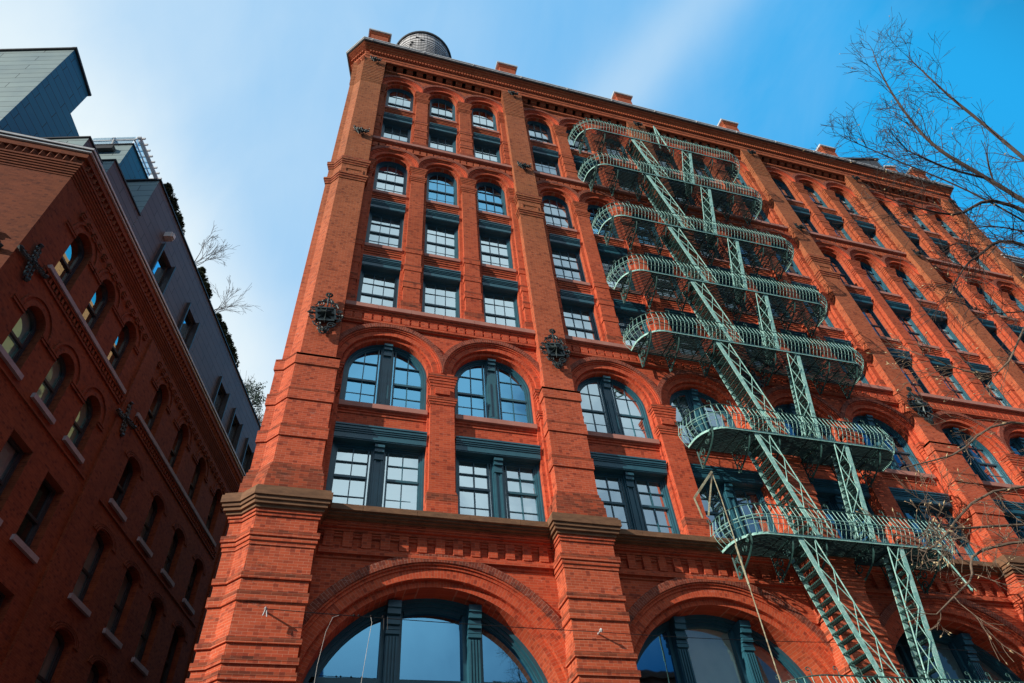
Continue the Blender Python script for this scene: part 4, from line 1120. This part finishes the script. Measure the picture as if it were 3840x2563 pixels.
# ---- roof garden plants
def leaf_cloud(n,fn,size,seed,elong=1.5):
    r=random.Random(seed); mb=MB(); mb.keep=True
    for i in range(n):
        p=Vector(fn(r)); a=Vector((r.gauss(0,1),r.gauss(0,1),r.gauss(0,1))).normalized(); b=a.orthogonal().normalized(); s=size*r.uniform(.6,1.3)
        b=(b*math.cos(r.uniform(0,6))+a.cross(b)*math.sin(r.uniform(0,6))).normalized()
        mb.add([p+a*s*elong,p+b*s*.5,p-a*s*elong,p-b*s*.5],[(0,1,2,3)])
    return mb
def shrub(s,o,z,h,w,seed,label):
    t=empty('evergreen_shrub',S(s,o,z),label,'shrub','evergreen shrubs along the penthouse roof edge')
    def fn(r):
        zz=r.random(); rr=w*(.55+.45*math.sin(PI*min(1,zz*1.15+.12)))*(1-.55*zz**3)
        cl=.75+.25*math.sin(zz*17+seed)+.12*math.sin(zz*41+seed*2)
        a=r.uniform(0,2*PI); d=rr*cl*math.sqrt(r.uniform(.35,1)); return (d*math.cos(a),d*math.sin(a),.1+zz*h)
    leaf_cloud(3000,fn,.06,seed).build('foliage',CONIF,t)
    mb=MB(); mb.tube([(0,0,-.0),(0,0,h*.8)],.05,6,taper=.015); mb.build('stem',BARK,t)
sh=[(5.0,1.75,.60,'nearest dark evergreen shrub on the penthouse roof edge, beside the wedge of sunlit metal'),(5.75,1.7,.58,'dark evergreen shrub second from the near end of the roof edge row'),(6.6,1.55,.52,'dark evergreen shrub just before the first bare sapling on the roof'),
    (9.85,1.75,.58,'dark evergreen shrub just behind the first bare rooftop sapling'),(10.7,1.6,.52,'small dark evergreen shrub midway between the two bare rooftop saplings'),
    (12.75,1.55,.55,'dark evergreen shrub right behind the second bare rooftop sapling'),(13.6,1.75,.62,'dark evergreen shrub in the middle of the far clump on the roof'),(14.5,1.7,.66,'dark bulging evergreen shrub of the far clump on the roof'),(15.4,1.6,.6,'farthest dark evergreen shrub of the roof edge row')]
for i,(s,h,w,lab) in enumerate(sh): shrub(s,-.95,28.1,h,w,i+1,lab)

def grow(mb,buds,p,d,length,r,depth,rnd,spread=.6,up=.12,seg=4,kids=3,rmin=.006,budp=.3):
    pts=[Vector(p)]; d=Vector(d).normalized(); 
    for i in range(seg):
        d=(d+Vector((rnd.gauss(0,1),rnd.gauss(0,1),rnd.gauss(0,1)))*.13+Vector((0,0,up))*.25).normalized()
        pts.append(pts[-1]+d*length/seg)
    r1=max(rmin,r*.45); mb.tube(pts,max(rmin,r),4 if r<.03 else 6,taper=r1)
    if depth==0:
        if rnd.random()<budp: buds.append((pts[-1].copy(),d.copy()))
        return
    for k in range(kids):
        t=rnd.uniform(.25,1.0); i=min(seg-1,int(t*seg)); q=pts[i].lerp(pts[i+1],t*seg-i)
        dd=(pts[i+1]-pts[i]).normalized(); ax=dd.orthogonal().normalized(); ax=(ax*math.cos((an:=rnd.uniform(0,2*PI)))+dd.cross(ax)*math.sin(an))
        nd=(dd*math.cos(spread*rnd.uniform(.7,1.3))+ax*math.sin(spread*rnd.uniform(.7,1.3))).normalized()
        rr=r+(r1-r)*t
        grow(mb,buds,q,nd,length*rnd.uniform(.45,.72),rr*.6,depth-1,rnd,spread,up,max(3,seg-1),kids,rmin,budp)
for (s,hh,seed,lab) in ((9.0,3.6,11,'bare wispy sapling growing behind the penthouse roof edge, the larger of two'),(12.1,3.3,12,'smaller bare sapling behind the far evergreen clump on the penthouse roof')):
    t=empty('bare_sapling',S(s,-1.0,28.1),lab,'tree'); rn=random.Random(seed); bd_=[]
    mb=MB(); mb.tube([(0,0,0),(.03,.05,1.0)],.05,6,taper=.04); mb.build('trunk',BARK,t)
    mb=MB()
    for q in range(5): grow(mb,bd_,(.03,.05,.9+.1*q),(rn.uniform(-.2,1.0),rn.uniform(-.3,.5),.9),hh*.42,.022,3,rn,.42,.12,4,3,.006)
    mb.build('branch',BARK,t)
t=empty('leafy_bush',S(19.6,-1.2,28.1),'loose green leafy bush at the far end of the penthouse roof beside the brick corner','bush')
def fnb(r):
    a,b_=r.uniform(0,2*PI),math.acos(r.uniform(-.5,1)); d=r.uniform(.3,1)**.5*(.8+.35*math.sin(a*5)*math.sin(b_*7)); return (1.25*d*math.sin(b_)*math.cos(a),1.25*d*math.sin(b_)*math.sin(a),1.5+1.7*d*math.cos(b_))
leaf_cloud(2600,fnb,.055,31,1.3).build('foliage',BUSHL,t)
mb=MB(); rn=random.Random(8); 
for q in range(6): grow(mb,[],(0,0,0),(rn.uniform(-.5,.5),rn.uniform(-.5,.5),1),2.2,.04,2,rn,.5)
mb.build('stem',BARK,t)
for i,(s,lab) in enumerate(((20.9,'tuft of tan dry ornamental grass below the leafy bush at the far roof end'),(22.6,'farthest brownish tuft of dry ornamental grass against the brick corner'))):
    t=empty('dry_grass_tuft',S(s,-.9,28.1),lab,'grass',"dry grass tufts on the penthouse roof"); rn=random.Random(40+i); mb=MB(); mb.keep=True
    for q in range(260):
        a=rn.uniform(0,2*PI); l=rn.uniform(.8,1.5); o=rn.uniform(.15,.75); c0,s0=math.cos(a),math.sin(a)
        pts=[(0,0,0),(c0*o*.3,s0*o*.3,l*.7),(c0*o*.8,s0*o*.8,l*.95),(c0*o*1.2,s0*o*1.2,l*.7)]
        for u,v in zip(pts,pts[1:]): mb.bar(u,v,.012,.004)
    mb.build('blade',STRAW,t)

# ------------------------------------------------------------------ street tree at the right
tr=empty('bare_tree',(12.6,-11.0,0),'bare street tree with thin budding twigs reaching in from the right','tree')
tl=Vector(tr.location); rn=random.Random(21); buds=[]
def TR(p): return Vector(p)-tl
mb=MB(); mb.tube([TR(p) for p in ((12.6,-11.0,0),(12.55,-11.0,2.0),(12.6,-10.95,4.0),(12.5,-10.9,6.2),(12.3,-11.0,8.4))],.17,10,taper=.09); mb.build('trunk',BARK,tr,smooth=True)
mb=MB(); mb.tube([TR(p) for p in ((12.62,-10.97,3.4),(12.3,-10.6,4.4),(11.8,-10.3,5.1))],.08,8,taper=.06); mb.build('trunk_fork',BARK,tr,smooth=True)
LIMB=dict(
 A=[(12.3,-11.0,8.4),(10.55,-11.05,10.85),(9.85,-11.1,11.75),(9.75,-11.25,13.0),(9.9,-11.4,14.2),(10.2,-11.5,15.2)],
 B=[(12.35,-11.0,8.2),(12.0,-11.2,12.8),(11.7,-11.3,14.1),(11.5,-11.4,15.0),(11.3,-11.5,15.6)],
 D=[(10.4,-11.05,10.95),(9.5,-11.12,10.75),(9.0,-11.15,10.85),(8.8,-11.15,11.0)],
 E=[(12.3,-11.0,7.9),(10.5,-11.0,10.2),(8.85,-10.95,9.45),(7.8,-10.9,9.6)],
 F=[(12.4,-10.95,6.8),(10.4,-10.8,9.3),(9.1,-10.7,8.85),(8.4,-10.5,8.2)],
 G=[(11.8,-10.3,5.1),(8.4,-9.6,5.15),(7.1,-9.6,4.98),(6.6,-9.7,4.92)],
 H=[(12.2,-10.6,4.6),(9.6,-9.65,6.7),(7.7,-9.6,6.0),(6.8,-9.6,5.7)],
 I=[(11.9,-10.4,4.9),(8.7,-9.5,5.75),(6.75,-9.5,4.8),(6.4,-9.6,4.7)],
 K=[(11.85,-10.35,5.0),(8.0,-9.4,5.0),(7.2,-9.3,4.55),(6.6,-9.25,4.2)],
 P=[(12.35,-10.95,7.0),(10.9,-10.6,8.4),(9.7,-10.45,8.1),(8.9,-10.4,7.9)],
 Q=[(12.35,-10.95,7.6),(11.4,-10.8,9.6),(10.3,-10.75,9.9),(9.4,-10.7,9.6)],
 M=[(12.35,-10.95,7.2),(11.2,-10.6,11.1),(10.0,-10.4,12.6),(9.2,-10.4,13.0)],
 O=[(12.4,-10.95,7.4),(10.7,-10.3,8.6),(8.9,-10.0,7.2),(7.9,-9.9,7.4)])
for ln,pts in LIMB.items():
    mb=MB(); P=[TR(p) for p in pts]
    # smooth the way-points
    Q=[]
    for i in range(len(P)-1):
        p0=P[max(0,i-1)];p1=P[i];p2=P[i+1];p3=P[min(len(P)-1,i+2)]
        for j in range(5):
            u=j/5; Q.append(.5*((2*p1)+(p2-p0)*u+(2*p0-5*p1+4*p2-p3)*u*u+(3*p1-p0-3*p2+p3)*u**3))
    Q.append(P[-1])
    r0=.04 if ln in'ABCEF' else .02; r1=.006
    mb.tube(Q,r0,7,taper=r1)
    n=len(Q); start=int(n*.22)
    low=ln in 'GHIKO'
    for i in range(start,n):
        for q in range(3 if ln in 'EFMO' else 2):
            if rn.random()<(.55 if low else .9):
                d=(Q[min(i+1,n-1)]-Q[i-1]).normalized(); ax=d.orthogonal().normalized(); an=rn.uniform(0,2*PI); ax=ax*math.cos(an)+d.cross(ax)*math.sin(an)
                ang=rn.uniform(.5,1.0); nd=d*math.cos(ang)+ax*math.sin(ang)
                t=i/(n-1); 
                grow(mb,buds,Q[i],nd,rn.uniform(.4,1.05)*(1.0 if not low else .75)*(1.1-.5*t),max(.005,(r0+(r1-r0)*t)*.30),2,rn,.62,.06,5,3,.0027 if not low else .0024,.08 if not low else .45)
    mb.build('limb',BARKL if low else BARK,tr)
mb=MB()
for p,d in buds:
    s=rn.uniform(.010,.024); a=d.orthogonal().normalized(); b=d.cross(a)
    mb.add([p-d*s*.3,p+a*s*.45+d*s*.6,p+b*s*.4+d*s*.5,p-a*s*.45+d*s*.6,p-b*s*.4+d*s*.5,p+d*s*1.9],[(0,1,2),(0,2,3),(0,3,4),(0,4,1),(5,2,1),(5,3,2),(5,4,3),(5,1,4)])
tag(mb.build('bud',BUD,tr),kind='stuff')

# ------------------------------------------------------------------ cables strung across the base
cb=empty('overhead_cable',(-.05,-.3,8.0),'thin dark cable strung from a wall hook across the tops of the ground floor arches','cable'); cl=Vector(cb.location)
def CB(x,y,z): return Vector((x,y,z))-cl
mb=MB(); 
def sag(a,b,s,n=14): return [a.lerp(b,i/n)-Vector((0,0,s*4*(i/n)*(1-i/n))) for i in range(n+1)]
mb.tube(sag(CB(-.05,-.3,8.0),CB(7.2,-.2,7.92),.03),.0085,5); mb.tube(sag(CB(7.2,-.2,7.92),CB(14.6,-.2,8.0),.06),.0075,5); mb.tube(sag(CB(14.6,-.2,8.0),CB(22,-.2,8.0),.08),.0075,5)
for xx in (1.7,1.8,2.05,2.3): mb.blob(CB(xx,-.29,7.97),.03)
for xx in(2.32,2.40): mb.tube([CB(xx,-.29,7.97),CB(xx+.01,-.29,7.7)],.006,4)
mb.build('wire',CABLE,cb)
mb=MB(); mb.tube([CB(-.05,-.1,8.03),CB(-.05,-.34,8.0)],.02,6); mb.tube([CB(-.05,-.3,8.0),CB(-.08,-.3,7.86)],.012,4); mb.tube([CB(-.03,-.3,8.0),CB(.0,-.3,7.84)],.012,4); mb.blob(CB(-.05,-.33,8.0),.035); mb.tube([CB(7.2,-.1,7.92),CB(7.2,-.3,7.92)],.02,6); mb.blob(CB(7.2,-.3,7.92),.05); mb.build('hook',METAL,cb)
for i,(x0,lab) in enumerate(((1.40,'white wire looping down from the cable, left of the pair over the first arch'),(2.05,'pale wire hanging from the cable just right of its twin over the first arch'))):
    w=empty('hanging_wire',(x0,-.29,7.95),lab,'wire'); mb=MB(); mb.tube([(0,0,0),(-.12,0,-.05),(-.22,0,-.35),(-.3,0,-1.0),(-.33,0,-1.9),(-.3,0,-2.6)] if i==0 else [(0,0,0),(.03,0,-.12),(-.02,0,-.6),(-.1,0,-1.5),(-.14,0,-2.4)],.0045,5); mb.build('strand',CABLEW,w)

# ------------------------------------------------------------------ ground and what stands across the street
def flat(name,x0,x1,y0,y1,z,mat,h=.0,kind='structure'):
    mb=MB()
    if h: mb.box(x0,x1,y0,y1,z,z+h)
    else: mb.quad((x0,y0,z),(x1,y0,z),(x1,y1,z),(x0,y1,z))
    o=mb.build(name,mat); o['kind']=kind; return o
flat('ground',-400,400,-400,400,-.02,PAVE)
flat('road',-200,200,-24,-16.5,-.012,ASPH)
flat('alley',-8.0,-1.6,-16.5,60,-.012,ASPH)
flat('pavement',-1.4,60,-16.4,-.2,-.01,PAVE,.12); 
o=flat('lane_marking',-60,60,-20.3,-20.15,-.006,WHITEL)
def opp(x0,x1,y,h,mat,label,nx,nz):
    t=empty('street_building',((x0+x1)/2,y,0),label,'building'); mb=MB(); w=(x1-x0)/2
    mb.box(-w,w,-10,0,0,h); mb.box(-w-.2,w+.2,-.2,.35,h-.5,h); wa=mb.build('wall',mat,t)
    for i in range(nx):
        for j in range(nz):
            xx=-w+(2*w)*(i+.5)/nx; zz=1.5+(h-2.5)*(j+.5)/nz; m=MB(); m.box(xx-.6,xx+.6,-.02,.06,zz-.9,zz+.9); f=m.build('window',FRAMED,t); m=MB(); m.box(xx-.5,xx+.5,.061,.075,zz-.8,zz+.8); m.build('pane',PANED,f)
t=empty('street_building',(14,66,0),'unseen tall block added at the far end of the alley to cut sky light','building'); mb=MB(); mb.box(-22,12,0,8,0,50); mb.build('wall',BL,t)  # added out of view to block sky light from the alley
opp(-12,3.5,-40,24.0,BLUEB,'blue grey building across the street facing the brick front',5,6)
opp(4.2,16,-42,21.5,GREYB,'pale rendered building across the street facing the brick front',4,5)
opp(17,40,-41,23,BL,'brown brick building across the street at the right',8,6)

# ------------------------------------------------------------------ sky, sun, camera
SAZ=69.5; SEL=24.5
sd=Vector((-math.sin(rad(SAZ))*math.cos(rad(SEL)),-math.cos(rad(SAZ))*math.cos(rad(SEL)),math.sin(rad(SEL))))
w=bpy.data.worlds.new('World'); bpy.context.scene.world=w; w.use_nodes=True; nt=w.node_tree; nt.nodes.clear()
out=nt.nodes.new('ShaderNodeOutputWorld'); bg=nt.nodes.new('ShaderNodeBackground'); L(nt,bg.outputs[0],out.inputs[0])
sky=nt.nodes.new('ShaderNodeTexSky'); sky.sky_type='NISHITA'; sky.sun_disc=False; sky.sun_elevation=rad(SEL)
sky.sun_rotation=math.atan2(sd.x,sd.y)
sky.air_density=1.0; sky.dust_density=.6; sky.ozone_density=2.0
tc=nt.nodes.new('ShaderNodeTexCoord'); D=tc.outputs['Generated']
def dotd(v):
    n=N(nt,'ShaderNodeVectorMath',operation='DOT_PRODUCT'); L(nt,D,n.inputs[0]); n.inputs[1].default_value=v; return n.outputs['Value']
def math2(op,a,b=None,c=None):
    n=N(nt,'ShaderNodeMath',operation=op)
    for i,x in enumerate((a,b,c)):
        if x is None: continue
        if isinstance(x,(int,float)): n.inputs[i].default_value=x
        else: L(nt,x,n.inputs[i])
    return n.outputs[0]
def smooth(x,lo,hi):
    n=N(nt,'ShaderNodeMapRange',interpolation_type='SMOOTHSTEP'); n.inputs['From Min'].default_value=lo; n.inputs['From Max'].default_value=hi; L(nt,x,n.inputs['Value']); return n.outputs[0]
CAMR=dict(f=2527.9,yaw=.3495,pitch=.8041,roll=-.1021)
fwd=Vector((math.sin(.3495)*math.cos(.8041),math.cos(.3495)*math.cos(.8041),math.sin(.8041)))
rt=Vector((math.cos(.3495),-math.sin(.3495),0)); upv=rt.cross(fwd); cr,sr=math.cos(-.1021),math.sin(-.1021)
rt,upv=cr*rt+sr*upv,-sr*rt+cr*upv
SKYSTR=.09; KS=1/SKYSTR
def skydir(az,el): return Vector((math.sin(rad(az))*math.cos(rad(el)),math.cos(rad(az))*math.cos(rad(el)),math.sin(rad(el))))
WORLD_PARAMS=dict()
skc=N(nt,'ShaderNodeHueSaturation'); skc.inputs['Saturation'].default_value=1.12; skc.inputs['Value'].default_value=1.0; L(nt,sky.outputs[0],skc.inputs['Color'])
base=mixc(nt,1.0,skc.outputs[0],(1.0,1.0,1.0),'MULTIPLY')
# high thin cloud: broad veil toward the left, plus a few drawn-out streaks
sx=N(nt,'ShaderNodeSeparateXYZ'); L(nt,D,sx.inputs[0])
# deep blue to the right, haze thickening to the left, a bright cloud sheet with a soft slanting edge and one thin streak
blue=mixc(nt,.94,base,(.02*KS,.43*KS,.92*KS))
f0=math2('SUBTRACT',.38,math2('MULTIPLY',sx.outputs[0],.60))
wn=noise(nt,scaled(nt,D,(1.6,1.6,1.0)),2.2,5,.55,.8)
wn2=noise(nt,scaled(nt,D,(6,2.0,3.0)),1.5,5,.6,.5)
f0=math2('ADD',f0,math2('MULTIPLY',math2('SUBTRACT',wn,.5),.22))
f0=math2('ADD',f0,math2('MULTIPLY',math2('SUBTRACT',wn2,.5),.18))
e0,e1=Vector((-.285,.43,.857)).normalized(),Vector((-.10,.655,.749)).normalized()
nrm=e0.cross(e1).normalized()
if nrm.dot(Vector((-.25,.56,.79)))<0: nrm=-nrm
sgn=math2('ADD',dotd(tuple(nrm)),math2('MULTIPLY',math2('SUBTRACT',wn,.5),.05))
wedge=math2('MULTIPLY',smooth(sgn,-.05,.12),smooth(dotd(tuple(Vector((-.16,.68,.70)).normalized())),.80,1.0))
def streak(d0,d1,width,lo,hi):
    n_=d0.cross(d1).normalized(); dd=math2('ADD',dotd(tuple(n_)),math2('MULTIPLY',math2('SUBTRACT',wn2,.5),.012)); g=math2('MULTIPLY',dd,1/width); g=math2('MULTIPLY',g,g); g=math2('MULTIPLY',g,-1.0); g=math2('EXPONENT',g)
    mid=(d0*1.2+d1*.8).normalized(); return math2('MULTIPLY',g,smooth(dotd(tuple(mid)),lo,hi))
st=streak(Vector((.3723,.1978,.9068)),Vector((.3021,.3344,.8927)),.048,.955,.999)
f1=math2('ADD',f0,math2('ADD',math2('MULTIPLY',wedge,.46),math2('MULTIPLY',st,.27)))
cn=N(nt,'ShaderNodeClamp'); L(nt,f1,cn.inputs[0]); cn.inputs[1].default_value=0; cn.inputs[2].default_value=1
colr=mixc(nt,cn.outputs[0],blue,(.86*KS,.955*KS,.985*KS))
# the half of the sky behind the camera: deeper blue with one bright cloud bank
bank=smooth(dotd(tuple(Vector((.05,-.68,.73)).normalized())),.80,.97)
bank=math2('MULTIPLY',bank,smooth(wn,.2,.55))
back=mixc(nt,bank,(.02*KS,.11*KS,.24*KS),(.86*KS,.95*KS,1.0*KS))
colr=mixc(nt,smooth(sx.outputs[1],.16,-.10),colr,back)
L(nt,colr,bg.inputs['Color']); bg.inputs['Strength'].default_value=SKYSTR
sun=bpy.data.lights.new('Sun','SUN'); sun.energy=5.0; sun.angle=rad(.53); sun.color=(1.0,.90,.77)
so=bpy.data.objects.new('Sun',sun); C.objects.link(so); so.rotation_euler=(-sd).to_track_quat('-Z','Y').to_euler(); so.location=(-30,-15,40)
cam=bpy.data.cameras.new('Camera'); cam.sensor_width=36; cam.sensor_fit='HORIZONTAL'; cam.lens=36*2527.9/3840; cam.clip_start=.05; cam.clip_end=2000
co=bpy.data.objects.new('Camera',cam); C.objects.link(co)
Mx_=Matrix((rt,upv,-fwd)).transposed().to_4x4(); Mx_.translation=Vector((.6804,-14.281,1.6)); co.matrix_world=Mx_
sc=bpy.context.scene; sc.camera=co
sc.view_settings.view_transform='Standard'; sc.view_settings.look='None'; sc.view_settings.exposure=0; sc.view_settings.gamma=1
sc.render.engine='CYCLES'
sc.cycles.max_bounces=6; sc.cycles.transparent_max_bounces=10
try: sc.cycles.use_denoising=True
except Exception: pass
